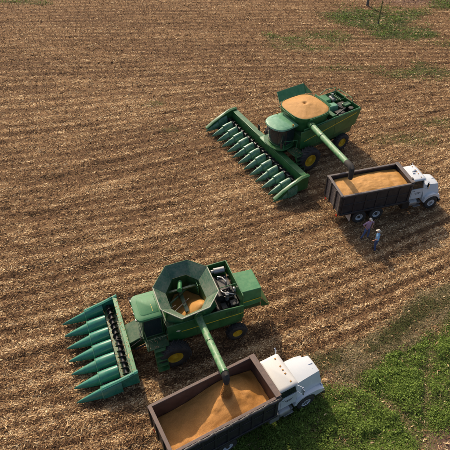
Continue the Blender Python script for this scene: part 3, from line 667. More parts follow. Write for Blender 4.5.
# ------------------------------------------------------------------ farther combine: newer machine, heaped tank, twelve-row corn head
FC_LOC, FC_YAW = (5.03, 33.88, 0), -148
FL4 = []
def far_combine():
    t = thing('combine_harvester', 'green combine with heaped full tank and twelve-row corn head beside the black-sided truck', 'combine harvester', FC_LOC, FC_YAW, 'combines unloading corn')
    m = MB(); m.box(-5.0, .3, -.95, .95, .8, 1.35).box(-.55, .0, -1.9, 1.9, .65, 1.2).box(-4.35, -4.05, -1.3, 1.3, .55, .85); m.build('chassis', GREEN_D, t, .02)
    for s in (1, -1):
        wheel(t, (-.28, s*2.12, .96), .96, .7, s, .5, YELLOW, 22, .2)
        wheel(t, (-4.2, s*1.42, .7), .7, .48, s, .36, YELLOW, 18, .12)
    b = MB(); b.hexa([(-5.1,-1.35,1.3),(.1,-1.35,1.3),(.1,1.35,1.3),(-5.1,1.35,1.3)], [(-5.5,-1.35,2.7),(.1,-1.35,2.7),(.1,1.35,2.7),(-5.5,1.35,2.7)]); b.build('separator_body', GREEN_D, t, .02)
    for s in (1, -1):
        y0 = 1.4
        pts = [(-5.35, s*y0, 2.0), (-3.3, s*y0, 1.75), (-1.2, s*y0, 1.55), (.1, s*y0, 1.6), (.14, s*y0, 3.1), (-2.9, s*y0, 3.28), (-5.72, s*y0, 3.34), (-5.72, s*y0, 3.05)]
        p = MB().prism(pts, (0, s*.12, 0)).build('side_panel', GREEN, t, .035)
        yy = s*(y0 + .123); st = lambda x: 2.22 + (-x-.1)*.165
        MB().prism([(-5.3, yy, st(-5.3)-.035), (-.2, yy, st(-.2)-.02), (-.2, yy, st(-.2)+.02), (-5.3, yy, st(-5.3)+.035)], (0, s*.006, 0)).build('yellow_stripe', STRIPE, p)
        for x0 in (-1.5, -3.2): MB().box(x0, x0+.02, min(yy, yy+s*.008), max(yy, yy+s*.008), 1.75, 3.15).build('panel_seam', GREEN_D, p)
    # tank with folding covers standing open
    se = lambda v: math.copysign(abs(v)**.62, v)
    L4 = [(-1.47 + 1.62*se(math.cos(a)), -.26 + 1.66*se(math.sin(a))) for a in [-2*math.pi*q/24 for q in range(24)]]
    tk = MB(); n = len(L4); cy = -.24
    ring = lambda k, z: [(-1.47+(x+1.47)*k, cy+(y-cy)*k, z) for x, y in L4]
    tk.loft([ring(.86, 2.72), ring(.98, 3.5), ring(1.0, 3.98), ring(.975, 3.98), ring(.95, 3.4)], False); tank = tk.build('grain_tank', GREEN, t)
    def flap(pts, th=.03): return MB().plate([Vector(p) for p in pts], th).build('tank_cover', GREEN_L, tank, .01)
    f1 = flap([(-.25, -1.86, 3.9), (-2.75, -1.86, 3.9), (-3.0, -2.46, 4.42), (-.35, -2.46, 4.42)])
    for q in ([(-.35, -2.46, 4.42), (-.3, -1.9, 3.9)], [(-3.0, -2.46, 4.42), (-2.75, -1.93, 3.9)], [(-.35, -2.46, 4.42), (-3.0, -2.46, 4.42)], [(-.33, -2.19, 4.16), (-2.9, -2.19, 4.16)]): MB().cyl(*q, .028, n=8).build('cover_rib', GREEN_D, f1)
    MB().plate([(-.27, -1.88, 3.92), (-.36, -2.44, 4.4), (.1, -1.45, 4.05)], .02).build('gusset', GREEN, tank)
    MB().plate([(-2.77, -1.88, 3.92), (-3.0, -2.44, 4.4), (-3.12, -1.45, 4.05)], .02).build('gusset', GREEN, tank)
    flap([(.15, -1.1, 3.85), (.15, .7, 3.85), (.3, .8, 4.06), (.3, -1.2, 4.06)]); flap([(-3.08, -1.1, 3.85), (-3.08, .7, 3.85), (-3.2, .8, 4.05), (-3.2, -1.2, 4.05)])
    flap([(-.55, 1.41, 3.8), (-2.4, 1.41, 3.8), (-2.45, 1.5, 4.03), (-.5, 1.5, 4.03)])
    FL4.extend(L4)
    MB().cyl((-.05, 1.52, 3.3), (-5.6, 1.5, 3.42), .045, n=8).build('top_rail', GREEN_L, t)
    # engine deck
    MB().box(-5.68, -3.05, -1.38, 1.38, 2.72, 2.78).build('engine_deck', BLACK, t)
    MB().box(-5.74, -5.68, -1.4, 1.4, 2.6, 3.38).box(-5.66, -3.4, -1.55, -1.5, 2.75, 3.4).build('deck_wall', GREEN, t, .02)
    MB().loft([[(-3.2,-1.4,2.8),(-4.5,-1.4,2.8),(-4.5,-.5,2.8),(-3.2,-.4,2.8)], [(-3.2,-1.4,3.62),(-4.45,-1.4,3.55),(-4.4,-.55,3.5),(-3.2,-.45,3.58)]]).build('hydraulic_cover', GREEN_L, t, .08)
    MB().hexa([(-4.55,-.35,2.8),(-3.6,-.4,2.8),(-3.6,.25,2.8),(-4.55,.3,2.8)], [(-4.5,-.3,3.36),(-3.7,-.35,3.42),(-3.7,.2,3.4),(-4.5,.25,3.34)]).build('air_filter_box', PALE, t, .06)
    MB().cyl((-4.75, -1.1, 3.3), (-4.75, -.55, 3.3), .17, n=18).cyl((-4.75, -.85, 3.3), (-4.75, -.85, 3.75), .08, n=12).build('exhaust', STEEL, t)
    MB().box(-5.5, -4.7, -.35, .5, 2.8, 3.12).box(-4.6, -3.9, .45, 1.2, 2.8, 3.1).cyl((-5.3, .85, 2.8), (-5.3, .85, 3.2), .2, n=16).tube([(-4.9, .6, 3.1), (-4.7, .8, 3.3), (-4.3, .9, 3.25), (-3.7, .9, 3.0)], .06, 10).build('engine', DARK, t, .02)
    gr = MB(); 
    for q in range(6): gr.box(-5.5+q*.14, -5.44+q*.14, -1.3, -.5, 2.95, 3.25)
    gr.build('cooling_grille', GREEN_D, t)
    MB().tube([(-5.6, -1.45, 3.4), (-5.6, -1.45, 3.75), (-4.6, -1.5, 3.85), (-4.0, -1.5, 3.6)], .03, 8).tube([(-5.68, -1.3, 3.38), (-5.68, -1.2, 3.72), (-5.68, .4, 3.72), (-5.68, .6, 3.38)], .03, 8).build('guard_rail', GREEN_L, t)
    MB().tube([(-5.55, -1.25, 3.3), (-5.55, -1.2, 3.55), (-5.5, -.1, 3.55), (-4.9, .0, 3.55), (-4.85, -1.2, 3.58), (-5.5, -1.28, 3.56)], .06, 8).build('fan_frame', GREEN, t)
    MB().box(-5.6, -4.95, .1, .55, 3.12, 3.3).build('service_cover', GREEN, t, .04)
    MB().box(-3.5, -3.1, .35, 1.2, 2.8, 3.3).build('service_cover', GREEN, t, .04)
    MB().hexa([(-5.9,-1.0,1.5),(-5.1,-1.0,1.3),(-5.1,1.0,1.3),(-5.9,1.0,1.5)], [(-5.74,-1.2,2.55),(-5.1,-1.2,2.68),(-5.1,1.2,2.68),(-5.74,1.2,2.55)]).build('straw_hood', GREEN_D, t, .04)
    for yy in (-1.1, 1.1): MB().box(-5.77, -5.745, yy-.12, yy+.12, 2.9, 3.1).build('tail_light', RED, t)
    # cab
    def cr(z, x0, x1, w0, w1, n=14, yc=-.05):
        pts = []
        for q in range(n): a = -math.pi/2 + math.pi*q/(n-1); pts.append((x0 + (x1-x0)*(.45 + .55*math.cos(a)**.7 if abs(math.cos(a)) > 1e-6 else .45), yc + w1*math.sin(a), z))
        return pts + [(x0, yc + w0, z), (x0, yc - w0, z)]
    cb = MB().loft([cr(1.55, .25, 1.55, .8, .85), cr(1.95, .2, 1.75, .85, .95)]).build('cab', GREEN, t, .02)
    MB().loft([cr(1.96, .24, 1.70, .8, .9), cr(2.6, .24, 1.74, .84, .95), cr(3.3, .24, 1.55, .85, .92)]).build('window', GLASS, cb)
    for a in (-1.45, -.62, .62, 1.45):
        x_, y_ = 1.0 + .7*math.cos(a), -.05 + .95*math.sin(a); MB().cyl((x_, y_, 1.9), (x_-.03, y_, 3.35), .035, n=8).build('pillar', BLACK, cb)
    rf = MB().loft([cr(3.32, .1, 1.85, .95, 1.02), cr(3.42, .05, 2.05, 1.02, 1.12), cr(3.52, .08, 2.0, 1.0, 1.08), cr(3.6, .25, 1.7, .8, .85)]).build('roof', PALE, cb)
    for q in (-.82, .72): MB().tube([(.15, q, 3.56), (1.3, q*.95, 3.58)], .03, 6).build('roof_ridge', PALE, rf)
    for a in (-.9, -.45, 0, .45, .9): MB().cyl((1.2+.72*math.cos(a), -.05+1.0*math.sin(a), 3.43), (1.3+.75*math.cos(a), -.05+1.06*math.sin(a), 3.43), .06, n=10).build('work_light', STEEL, rf)
    for s in (-1, 1): MB().cyl((.55, -.05+s*.98, 3.5), (.55, -.05+s*.98, 3.66), .06, n=12).build('beacon', AMBER, rf)
    MB().loft([cr(1.72, .3, 2.0, 1.0, 1.2), cr(1.82, .3, 2.02, 1.02, 1.22)]).build('platform', GREEN, t, .02)
    MB().tube([(1.35, 1.0, 1.8), (1.35, 1.05, 2.5), (.75, 1.35, 2.55), (.4, 1.4, 2.5), (.4, 1.4, 1.8)], .022, 8).build('hand_rail', GREEN_L, t)
    MB().box(.2, 1.05, 1.1, 2.05, 1.6, 1.68).build('landing', GREEN_D, t, .015)
    ld = MB()
    for xx in (.35, .95): ld.hexa([(xx, 2.5, .4), (xx+.05, 2.5, .4), (xx+.05, 2.6, .4), (xx, 2.6, .4)], [(xx, 2.02, 1.75), (xx+.05, 2.02, 1.75), (xx+.05, 2.12, 1.75), (xx, 2.12, 1.75)])
    lo = ld.build('ladder', GREEN, t)
    for q in range(5): z = .46+q*.28; yy = 2.55-(z-.4)*.36; MB().box(.40, .95, yy-.13, yy+.12, z, z+.03).build('step', GREEN_D, lo)
    for s in (-1, 1): MB().tube([(1.5, -.05+s*.95, 2.9), (1.9, -.05+s*1.45, 2.95), (1.9, -.05+s*1.45, 2.6)], .018, 6).box(1.87, 1.92, -.05+s*1.45-.12, -.05+s*1.45+.12, 2.3, 2.75).build('mirror', BLACK, t)
    # feeder house
    MB().hexa([(1.45,-1.35,.5),(1.45,.05,.5),(1.45,.05,1.2),(1.45,-1.35,1.2)], [(.1,-.75,1.2),(.1,.75,1.2),(.1,.75,2.0),(.1,-.75,2.0)]).build('feeder_house', GREEN_D, t, .03)
    # unloading auger with rubber boot
    a0, a1 = Vector((-.75, 1.35, 3.5)), Vector((.92, 7.45, 4.25)); d = (a1-a0).normalized()
    au = MB().cyl(a0, a1, .225, .2, n=22).build('unloading_auger', AUGERP, t)
    MB().cyl(a0+d*2.0, a0+d*2.12, .25, n=22).build('auger_band', GREEN, au)
    MB().cyl(a0-d*.15, a0+d*.5, .28, n=22).build('auger_band', GREEN, au)
    MB().tube([a1-d*.5, a1, a1+d*.22+Vector((0, 0, -.12)), a1+d*.3+Vector((0, 0, -.45)), a1+d*.3+Vector((0, 0, -.85))], [.215, .22, .2, .18, .15], 18).build('rubber_boot', RUBBER, au)
    # twelve-row corn head
    sp = .86; W2 = 6*sp; HX = 1.55
    hd = MB().box(HX-.04, HX+.04, -W2, W2, .4, 1.25).box(HX+.04, 2.5, -W2, W2, .36, .42).build('corn_head', GREEN, t, .012)
    hd.location = (0, -.95, 0); hd.rotation_euler = (0, 0, R(-2.6))
    MB().box(HX-.42, HX+.05, -W2, W2, 1.26, 1.42).build('top_beam', GREEN, hd, .03)
    MB().box(HX-.36, HX-.05, -W2, W2, .5, .75).build('lower_beam', GREEN_D, hd, .02)
    MB().hexa([(HX-.45,-.75,1.43),(HX+.2,-.6,1.43),(HX+.2,.7,1.43),(HX-.45,.85,1.43)], [(HX-.4,-.7,1.5),(HX+.1,-.55,1.5),(HX+.1,.65,1.5),(HX-.4,.8,1.5)]).build('throat_plate', GREEN_L, hd, .02)
    auger_screw(hd, (1.92, -W2+.05, .74), (1.92, W2-.05, .74), .24, .5, BLACK)
    for i in range(13):
        y = (i-6)*sp; e = i in (0, 12)
        snout(hd, 'snout', y, 4.02 + (.12 if e else 0), 2.95, 2.15, .315 if not e else .22, .98 if not e else 1.12, SNOUT, GREEN, .82)
    for i in range(12):
        y = (i-5.5)*sp
        MB().box(2.2, 3.2, y-.2, y-.04, .24, .34).box(2.2, 3.2, y+.04, y+.2, .24, .34).build('row_unit', BLACK, hd, .01)
    for s in (-1, 1):
        y = s*(W2+.02)
        MB().prism([(HX-.4, y, .3), (3.4, y, .3), (4.0, y, .3), (3.3, y, .85), (2.3, y, 1.3), (1.7, y, 1.5), (HX-.4, y, 1.5)], (0, s*.1, 0)).build('end_panel', GREEN, hd, .03)
        MB().loft([[(x_, y+s*(-.12+q*.32), z_) for q, z_ in ((0, z0-.04), (1, z0-.04), (1, z0+.03), (.5, z0+.09), (0, z0+.03))] for x_, z0 in ((HX-.4, 1.5), (1.8, 1.48), (2.6, 1.18), (3.4, .82), (4.1, .4))]).build('end_cap', GREEN, hd)
        MB().box(HX-.46, HX-.41, s*(W2-.75)-.1, s*(W2-.75)+.1, .95, 1.2).build('reflector', RED, hd)
    return t
far_c = far_combine()
g = heap_mesh('corn_grain', [(-1.47+(x+1.47)*.97, -.24+(y+.24)*.97) for x, y in FL4], 3.95, (-1.45, -.3), 4.33, GRAIN, seg=5, rough=.03, dimple=.2, seed=5, power=.85)
local_thing(g, FC_LOC, FC_YAW); tag(g, 'golden cone of shelled corn heaped above the full tank with a dimple on top', 'grain', None, 'stuff')

# ------------------------------------------------------------------ grain trucks
def truck(name, label, group, loc, yaw, P):
    t = thing(name, label, 'truck', loc, yaw, group)
    L_, W, zt, zb = P['L'], P['W']/2, P['zt'], P['zb']; x0, x1 = P['cab']; h1 = P['nose']; zr = P['zr']; fx = P['front_axle']
    # frame and running gear
    m = MB()
    for s in (-1, 1): m.box(.3, h1-.25, s*.43-.05, s*.43+.05, .72, .98)
    for x in (.5, 2.3, 4.2, x0+.2, h1-.6): m.box(x, x+.1, -.38, .38, .76, .94)
    for x in P['rear_axles'] + [fx]: m.cyl((x, -.95, .52), (x, .95, .52), .09, n=10)
    m.build('frame', BLACK, t, .01)
    wr = P['wr']
    for x in P['rear_axles']:
        for s in (1, -1):
            wheel(t, (x, s*(W-.16), wr), wr, .28, s, wr*.52, P['rim'], 0, .13, True); wheel(t, (x, s*(W-.47), wr), wr, .26, s, wr*.56, BLACK, 0, .02)
    for s in (1, -1): wheel(t, (fx, s*(P['fy']), wr), wr, .28, s, wr*.52, P['rim'], 0, .02, True)
    # box
    th = .07; ib = zb + .12
    fl = MB().box(0, L_, -W+.02, W-.02, zb, ib); 
    for x in np.arange(.3, L_, .45): fl.box(x, x+.08, -W+.1, W-.1, zb-.1, zb)
    bx = fl.build('box_floor', P['outer'], t)
    for s in (1, -1):
        yo, yi = s*W, s*(W-th)
        w = MB().box(.0, L_, min(yo, yi), max(yo, yi), ib, zt).build('side_wall', P['outer'], t, .008)
        MB().box(th+.01, L_-th-.01, min(yi-s*.012, yi-s*.002), max(yi-s*.012, yi-s*.002), ib, zt-.03).build('wall_lining', P['inner'], w)
        for k in range(P['ribs']):
            x = .1 + (L_-.3)*k/(P['ribs']-1)
            MB().hexa([(x, yo, zb), (x+.1, yo, zb), (x+.1, yo+s*.06, zb), (x, yo+s*.06, zb)], [(x, yo, zt-.16), (x+.1, yo, zt-.16), (x+.1, yo+s*.05, zt-.16), (x, yo+s*.05, zt-.16)]).build('rib', P['outer'], w, .008)
        MB().box(.0, L_, yo, yo+s*.07, zb-.02, zb+.14).build('side_rail', P['outer'], w, .015)
        MB().box(-.03, L_+.03, min(yi-s*.03, yo+s*.05), max(yi-s*.03, yo+s*.05), zt+.002, zt+.10).build('top_rail', P['rim_mat'], w, .02)
        MB().box(.05, L_-.05, yo + (0 if s > 0 else -.03), yo + (.03 if s > 0 else 0), zb+(zt-zb)*.52, zb+(zt-zb)*.52+.07).build('side_moulding', P['outer'], w, .01)
    fw = MB().box(L_-th, L_, -W+th+.002, W-th-.002, ib, zt+.12).build('front_wall', P['outer'], t, .01)
    MB().box(L_-th-.015, L_-th-.003, -W+th+.02, W-th-.02, ib, zt-.02).build('wall_lining', P['inner'], fw)
    MB().box(L_-.2, L_+.1, -W-.02, W+.02, zt+.122, zt+.18).build('top_rail', P['rim_mat'], fw, .02)
    # tailgate of planks between posts
    tg = MB().box(.0, .045, -W+th+.002, W-th-.002, ib, zt-.02).build('tailgate', P['outer'], t)
    nb = 5; hh = (zt - zb - .1)/nb
    for k in range(nb): MB().box(-.05, -.002, -W+.04, W-.04, zb+.06+k*hh, zb+.06+(k+1)*hh-.03).build('plank', P['plank'], tg, .008)
    for y in (-W+.06, -W*.35, W*.35, W-.06): MB().box(-.12, -.052, y-.055, y+.055, zb-.05, zt+.05).build('gate_post', P['outer'], tg, .012)
    MB().box(-.1, .08, -W-.02, W+.02, zt+.06, zt+.13).build('top_rail', P['rim_mat'], tg, .015)
    for s in (-1, 1): MB().box(-.10, -.06, s*W*.8-.08, s*W*.8+.08, zb-.22, zb-.10).build('tail_light', RED, t)
    for s in (-1, 1): fxx = P['rear_axles'][0]-.72; MB().box(fxx, fxx+.03, s*(W-.32)-.28, s*(W-.32)+.28, .3, 1.0).build('mud_flap', P['flap'], t)
    if P['tarp']:
        tr = MB(); pts = [(x, -W-.10 + .012*math.sin(x*7), zt+.02 + .012*math.sin(x*11)) for x in np.linspace(-.05, L_+.05, 60)]
        tr.tube(pts, [.085 + .014*math.sin(k*1.9) for k in range(60)], 14); to = tr.build('rolled_tarp', TARP, t, ang=80)
        st = MB()
        for x in np.arange(.4, L_, .8): st.lathe([(.104, -.025), (.106, 0), (.104, .025)], (x, -W-.10, zt+.02), (1, 0, 0), 14)
        st.build('tarp_strap', DARK, to)
    # cab
    cw = P['cw']/2; zs = P['zs']
    c = MB(); c.hexa([(x0,-cw,.95),(x1+.12,-cw,.95),(x1+.12,cw,.95),(x0,cw,.95)], [(x0,-cw,zs),(x1+.1,-cw+.03,zs),(x1+.1,cw-.03,zs),(x0,cw,zs)])
    cab = c.build('cab', P['white'], t, .04)
    up = MB(); up.box(x0, x0+.06, -cw, cw, zs+.002, zr-.05)
    for s in (1, -1):
        for xb, xt_ in ((x0+.03, x0+.05), (x1+.06, x1-.08)): up.cyl((xb, s*(cw-.05), zs-.02), (xt_, s*(cw-.09), zr-.03), .045, n=8)
    up.build('cab_pillar', P['white'], cab)
    ws = MB().plate([(x1+.09, -cw+.06, zs+.01), (x1+.09, cw-.06, zs+.01), (x1-.08, cw-.1, zr-.06), (x1-.08, -cw+.1, zr-.06)], .015).build('windshield', GLASS, cab)
    MB().cyl((x1+.09, 0, zs), (x1-.06, 0, zr-.06), .02, n=6).build('window_bar', P['white'], ws)
    for s in (.2, -.45): MB().tube([(x1+.13, s*cw, zs+.02), (x1+.05, s*cw+.3, zs+.32)], .012, 5).build('wiper', BLACK, ws)
    for s in (1, -1):
        MB().plate([(x0+.1, s*(cw-.02), zs+.01), (x1+.02, s*(cw-.03), zs+.01), (x1-.1, s*(cw-.08), zr-.08), (x0+.1, s*(cw-.07), zr-.08)], .012).build('side_window', GLASS, cab)
        d = MB().prism([(x0+.12, s*(cw+.001), 1.02), (x1, s*(cw+.001), 1.02), (x1, s*(cw-.008), zs-.02), (x0+.12, s*(cw-.008), zs-.02)], (0, s*.025, 0)).build('door', P['white'], cab, .012)
        MB().box(x0+.18, x0+.3, s*(cw+.03)-.012, s*(cw+.03)+.012, zs-.16, zs-.12).build('door_handle', CHROME, d)
        for k, (a, b_) in enumerate(((.35, .8), (.42, .72))):
            yy = s*(cw+.027); MB().box(x0+a, x0+b_, min(yy, yy+s*.004), max(yy, yy+s*.004), zs-.36-k*.1, zs-.32-k*.1).build('door_marking', DARK, d)
        MB().tube([(x1+.02, s*cw, zs+.05), (x1+.12, s*(cw+.28), zs+.1), (x1+.12, s*(cw+.28), zs+.75), (x1-.05, s*cw, zs+.7)], .014, 6).box(x1+.1, x1+.14, s*(cw+.28)-.09, s*(cw+.28)+.09, zs+.18, zs+.62).build('mirror', CHROME, cab)
    def rect(xa, xb, w, z, r=.12):
        pts = []
        for cx_, cy_, a0 in ((xb-r, w-r, 0), (xa+r*.5, w-r*.5, 90), (xa+r*.5, -w+r*.5, 180), (xb-r, -w+r, 270)):
            q = r if cx_ == xb-r else r*.5
            for k in range(5): a = R(a0 + k*22.5); pts.append((cx_+q*math.cos(a), cy_+q*math.sin(a), z))
        return pts
    rf = MB().loft([rect(x0-.02, x1+.02, cw-.02, zr-.05), rect(x0-.04, x1+.06, cw, zr), rect(x0-.02, x1+.02, cw-.03, zr+.06), rect(x0+.06, x1-.1, cw-.16, zr+.10)]).build('roof', P['roof'], cab, ang=50)
    for y in (-cw*.72, -.22, 0, .22, cw*.72): MB().hexa([(x1-.30,y-.035,zr+.08),(x1-.2,y-.035,zr+.06),(x1-.2,y+.035,zr+.06),(x1-.30,y+.035,zr+.08)], [(x1-.29,y-.03,zr+.13),(x1-.21,y-.03,zr+.12),(x1-.21,y+.03,zr+.12),(x1-.29,y+.03,zr+.13)]).build('marker_light', AMBER, rf)
    if P['horn']: MB().cyl((x0+.35, .1, zr+.14), (x1-.25, .1, zr+.14), .02, .045, n=10).cyl((x0+.3, -.12, zr+.13), (x1-.45, -.12, zr+.13), .02, .04, n=10).build('air_horn', CHROME, rf)
    if P['visor']: MB().plate([(x1-.02, -cw+.05, zr-.0), (x1-.02, cw-.05, zr-.0), (x1+.2, cw-.12, zr-.1), (x1+.2, -cw+.12, zr-.1)], .015).build('sun_visor', P['roof'], rf)
    # bonnet with fenders
    hw0, hw1, zh0, zh1 = P['hood']
    def hring(x, w, zt_, zb_, crown):
        w2 = w + .26; return [(x, -w2, zb_), (x, -w2, 1.25), (x, -w*1.02, zt_-.12), (x, -w*.95, zt_-.02), (x, -w*.5, zt_+crown*.6), (x, 0, zt_+crown), (x, w*.5, zt_+crown*.6), (x, w*.95, zt_-.02), (x, w*1.02, zt_-.12), (x, w2, 1.25), (x, w2, zb_)]
    xs_ = x1 + .125; hm = MB()
    rings = []
    for k in range(7):
        u = k/6; x = xs_ + (h1 - .05 - xs_)*u; rings.append(hring(x, hw0 + (hw1-hw0)*u, zh0 + (zh1-zh0)*u**1.3, .85, .035*(1-.3*u)))
    rings.append(hring(h1, hw1*.98, zh1-.04, .86, .03))
    hood = hm.loft(rings).build('bonnet', P['white'], t, ang=45)
    MB().box(h1+.002, h1+.03, -hw1*.62, hw1*.62, .95, zh1-.22).build('grille_surround', CHROME, hood, .01)
    for k in range(7): MB().box(h1+.032, h1+.045, -hw1*.55+k*hw1*.18, -hw1*.55+k*hw1*.18+.03, 1.0, zh1-.27).build('grille_bar', BLACK, hood)
    MB().box(xs_+.0, xs_+.16, -hw0*.8, hw0*.8, zh0+.03, zh0+.055).build('cowl_vent', BLACK, hood)
    MB().box(h1-.3, h1-.26, -hw1*.55, -hw1*.45, zh1+.02, zh1+.05).box(xs_+.5, h1-.1, -.012, .012, zh1+.05, zh1+.075).build('bonnet_trim', CHROME, hood)
    for s in (1, -1):
        ya, yb = s*(min(hw0, hw1)-.12), s*P['fw']
        arc = [(fx + .60*math.cos(R(a)), .5 + .62*math.sin(R(a))) for a in (12, 35, 60, 90, 120, 145, 168)]
        out = [(h1+.0, .70), (h1+.02, 1.0), (h1-.12, P['fz']-.16), (h1-.45, P['fz']-.03), (fx+.1, P['fz']), (fx-.35, P['fz']-.04), (fx-.62, P['fz']-.2), (fx-.72, .72)]
        poly = out + [(fx-.62, .68)] + arc[::-1] + [(fx+.60, .66)]
        f = MB().prism([(x, ya, z) for x, z in poly], (0, yb-ya, 0)).build('fender', P['white'], t, .07)
        MB().lathe([(.002, .0), (.10, .01), (.115, 0), (.1, -.06), (.04, -.1)], (h1+.025, s*(P['fw']-.22), .98), (1, 0, 0), 18).build('headlight', CHROME, f)
        MB().box(h1-.02, h1+.03, s*(P['fw']-.08)-.05, s*(P['fw']-.08)+.05, .9, 1.0).build('turn_signal', AMBER, f)
        MB().box(fx-1.35, fx-.78, min(s*cw*.72, s*(cw+.12)), max(s*cw*.72, s*(cw+.12)), .62, .67).box(fx-1.35, fx-.78, min(s*cw*.8, s*(cw+.2)), max(s*cw*.8, s*(cw+.2)), .36, .41).build('cab_step', STEEL, t, .008)
    MB().prism([(h1+.12, -P['fw']-.03, .48), (h1+.18, -P['fw']*.6, .48), (h1+.18, P['fw']*.6, .48), (h1+.12, P['fw']+.03, .48), (h1-.02, P['fw']+.03, .48), (h1-.02, -P['fw']-.03, .48)], (0, 0, .26)).build('bumper', P['bumper'], t, .02)
    # tanks, battery box, stack
    for s in (1, -1):
        yy = s*(cw-.05)
        tk = MB().cyl((x0-.75 if s > 0 else x0+.02, yy, .72), (x0+.35 if s > 0 else x0+.62, yy, .72), .28, n=20).build('fuel_tank', STEEL, t, .015)
    MB().box(x0-.55, x0+.0, -W*.95, -W*.55, .45, 1.0).build('battery_box', P['steps'], t, .015)
    if P['stack']:
        sx_, sy = x0-.09, -cw+.05
        MB().cyl((sx_, sy, .9), (sx_, sy, zr-.35), .07, n=14).cyl((sx_, sy, 1.5), (sx_, sy, zr-.25), .10, n=16).tube([(sx_, sy, zr-.3), (sx_, sy, zr+.22), (sx_-.1, sy, zr+.36)], .06, 12).build('exhaust_stack', BLACK, t)
    return t

NT_LOC, NT_YAW = (-2.81, 10.02, 0), 28.7
near_t = truck('grain_truck', 'white-bonneted grain truck with brown-lined box and rolled black tarp, at the weedy edge', 'grain trucks taking on corn', NT_LOC, NT_YAW, dict(
    L=5.38, W=2.44, zt=3.0, zb=1.25, cab=(5.62, 6.62), nose=8.32, zr=2.66, zs=1.95, cw=1.9, front_axle=7.26, fy=.98, rear_axles=[1.4, 2.72], wr=.52, rim=WHITE,
    outer=BOXDARK, inner=BOXIN, rim_mat=RUSTRIM, plank=BOXDARK, flap=BLACK, ribs=9, tarp=True, white=WHITE, roof=CREAM, horn=False, visor=False, hood=(.68, .52, 2.04, 1.86), fw=1.06, fz=1.22, bumper=DARK, steps=STEEL, stack=False))
FT_LOC, FT_YAW = (7.41, 26.78, 0), 15.4
far_t = truck('grain_truck', 'white-cabbed grain truck with black box full of corn near the two men', 'grain trucks taking on corn', FT_LOC, FT_YAW, dict(
    L=5.2, W=2.3, zt=2.72, zb=1.12, cab=(5.42, 6.35), nose=7.78, zr=2.62, zs=1.88, cw=1.66, front_axle=7.22, fy=.96, rear_axles=[1.62, 2.92], wr=.52, rim=WHITE,
    outer=BOXDARK, inner=BOXDARK, rim_mat=BOXRIM, plank=PLANK, flap=paint('pale_mud_flap', (.5, .42, .36), .7), ribs=7, tarp=False, white=WHITE, roof=WHITE, horn=True, visor=True, hood=(.66, .55, 1.95, 1.78), fw=1.08, fz=1.32, bumper=BLACK, steps=BLACK, stack=True))
def rectpoly(x0, x1, y0, y1): return [(x0, y0), (x1, y0), (x1, y1), (x0, y1)]
g = heap_mesh('corn_grain', rectpoly(.06, 5.28, -1.12, 1.12), 1.85, (3.5, .45), 2.75, GRAIN_O, seg=26, rough=.09, seed=8, rings=44, cone=.46)
local_thing(g, NT_LOC, NT_YAW); tag(g, 'orange shelled corn piling up under the spout in the brown-lined truck box', 'grain', None, 'stuff')
g = heap_mesh('corn_grain', rectpoly(.06, 5.1, -1.05, 1.05), 2.3, (2.4, .0), 2.66, GRAIN, seg=26, rough=.07, seed=11, rings=44, ripple=.015, dome=(2.5, 0, 3.4, 1.6))
local_thing(g, FT_LOC, FT_YAW); tag(g, 'golden shelled corn filling the black truck box near the two men', 'grain', None, 'stuff')

# falling corn under the nearer spout: single kernels
def stream(label, top, bottom, r0, r1, n, mat):
    k = np.array([(1, 0, 0), (-1, 0, 0), (0, 1, 0), (0, -1, 0), (0, 0, 1.3), (0, 0, -1.3)]); tr = np.array([(0,2,4),(2,1,4),(1,3,4),(3,0,4),(2,0,5),(1,2,5),(3,1,5),(0,3,5)])
    u = rng.random(n) ** .8; top = np.array(top); bottom = np.array(bottom)
    rr = (r0 + (r1-r0)*u**1.5) * np.sqrt(rng.random(n)); a = rng.uniform(0, 6.283, n)
    c = top + (bottom-top)*u[:, None] + np.stack([rr*np.cos(a), rr*np.sin(a), rng.normal(0, .02, n)], -1)
    s = rng.uniform(.009, .014, n)
    V = (c[:, None, :] + k[None]*s[:, None, None]).reshape(-1, 3); F = (np.arange(n)[:, None, None]*6 + tr[None]).reshape(-1, 3)
    o = mesh_from('falling_corn', V, F, mat, 'stuff'); tag(o, label, 'grain'); return o
def world(loc, yaw, p):
    c, s = math.cos(R(yaw)), math.sin(R(yaw)); return (loc[0] + p[0]*c - p[1]*s, loc[1] + p[0]*s + p[1]*c, p[2])
sp_end = world(NC_LOC, NC_YAW, (-1.487, 5.72, 3.5))
stream('corn kernels pouring from the spout into the brown-lined truck box', (sp_end[0], sp_end[1], 3.52), (sp_end[0], sp_end[1]-.06, 2.62), .14, .30, 13000, GRAIN_O)

# ------------------------------------------------------------------ two men
def cloth(name, c, chk=None):
    m, nt, bs, N, L = nodes(name); tc = N('ShaderNodeTexCoord')
    n = N('ShaderNodeTexNoise'); n.inputs['Scale'].default_value = 9; n.inputs['Detail'].default_value = 5; L(tc.outputs['Object'], n.inputs['Vector'])
    r = ramp(nt, [(.3, tuple(q*.75 for q in c)), (.7, tuple(min(1, q*1.2) for q in c))]); L(n.outputs['Fac'], r.inputs[0]); out = r.outputs[0]
    if chk:
        ck = N('ShaderNodeTexChecker'); ck.inputs['Scale'].default_value = 34; L(tc.outputs['Object'], ck.inputs['Vector'])
        x = N('ShaderNodeMix'); x.data_type = 'RGBA'; ml = N('ShaderNodeMath'); ml.operation = 'MULTIPLY'; ml.inputs[1].default_value = .5; L(ck.outputs['Fac'], ml.inputs[0]); L(ml.outputs[0], x.inputs['Factor']); L(out, x.inputs['A']); x.inputs['B'].default_value = (*chk, 1); out = x.outputs['Result']
    L(out, bs.inputs['Base Color']); bs.inputs['Roughness'].default_value = .85
    return m
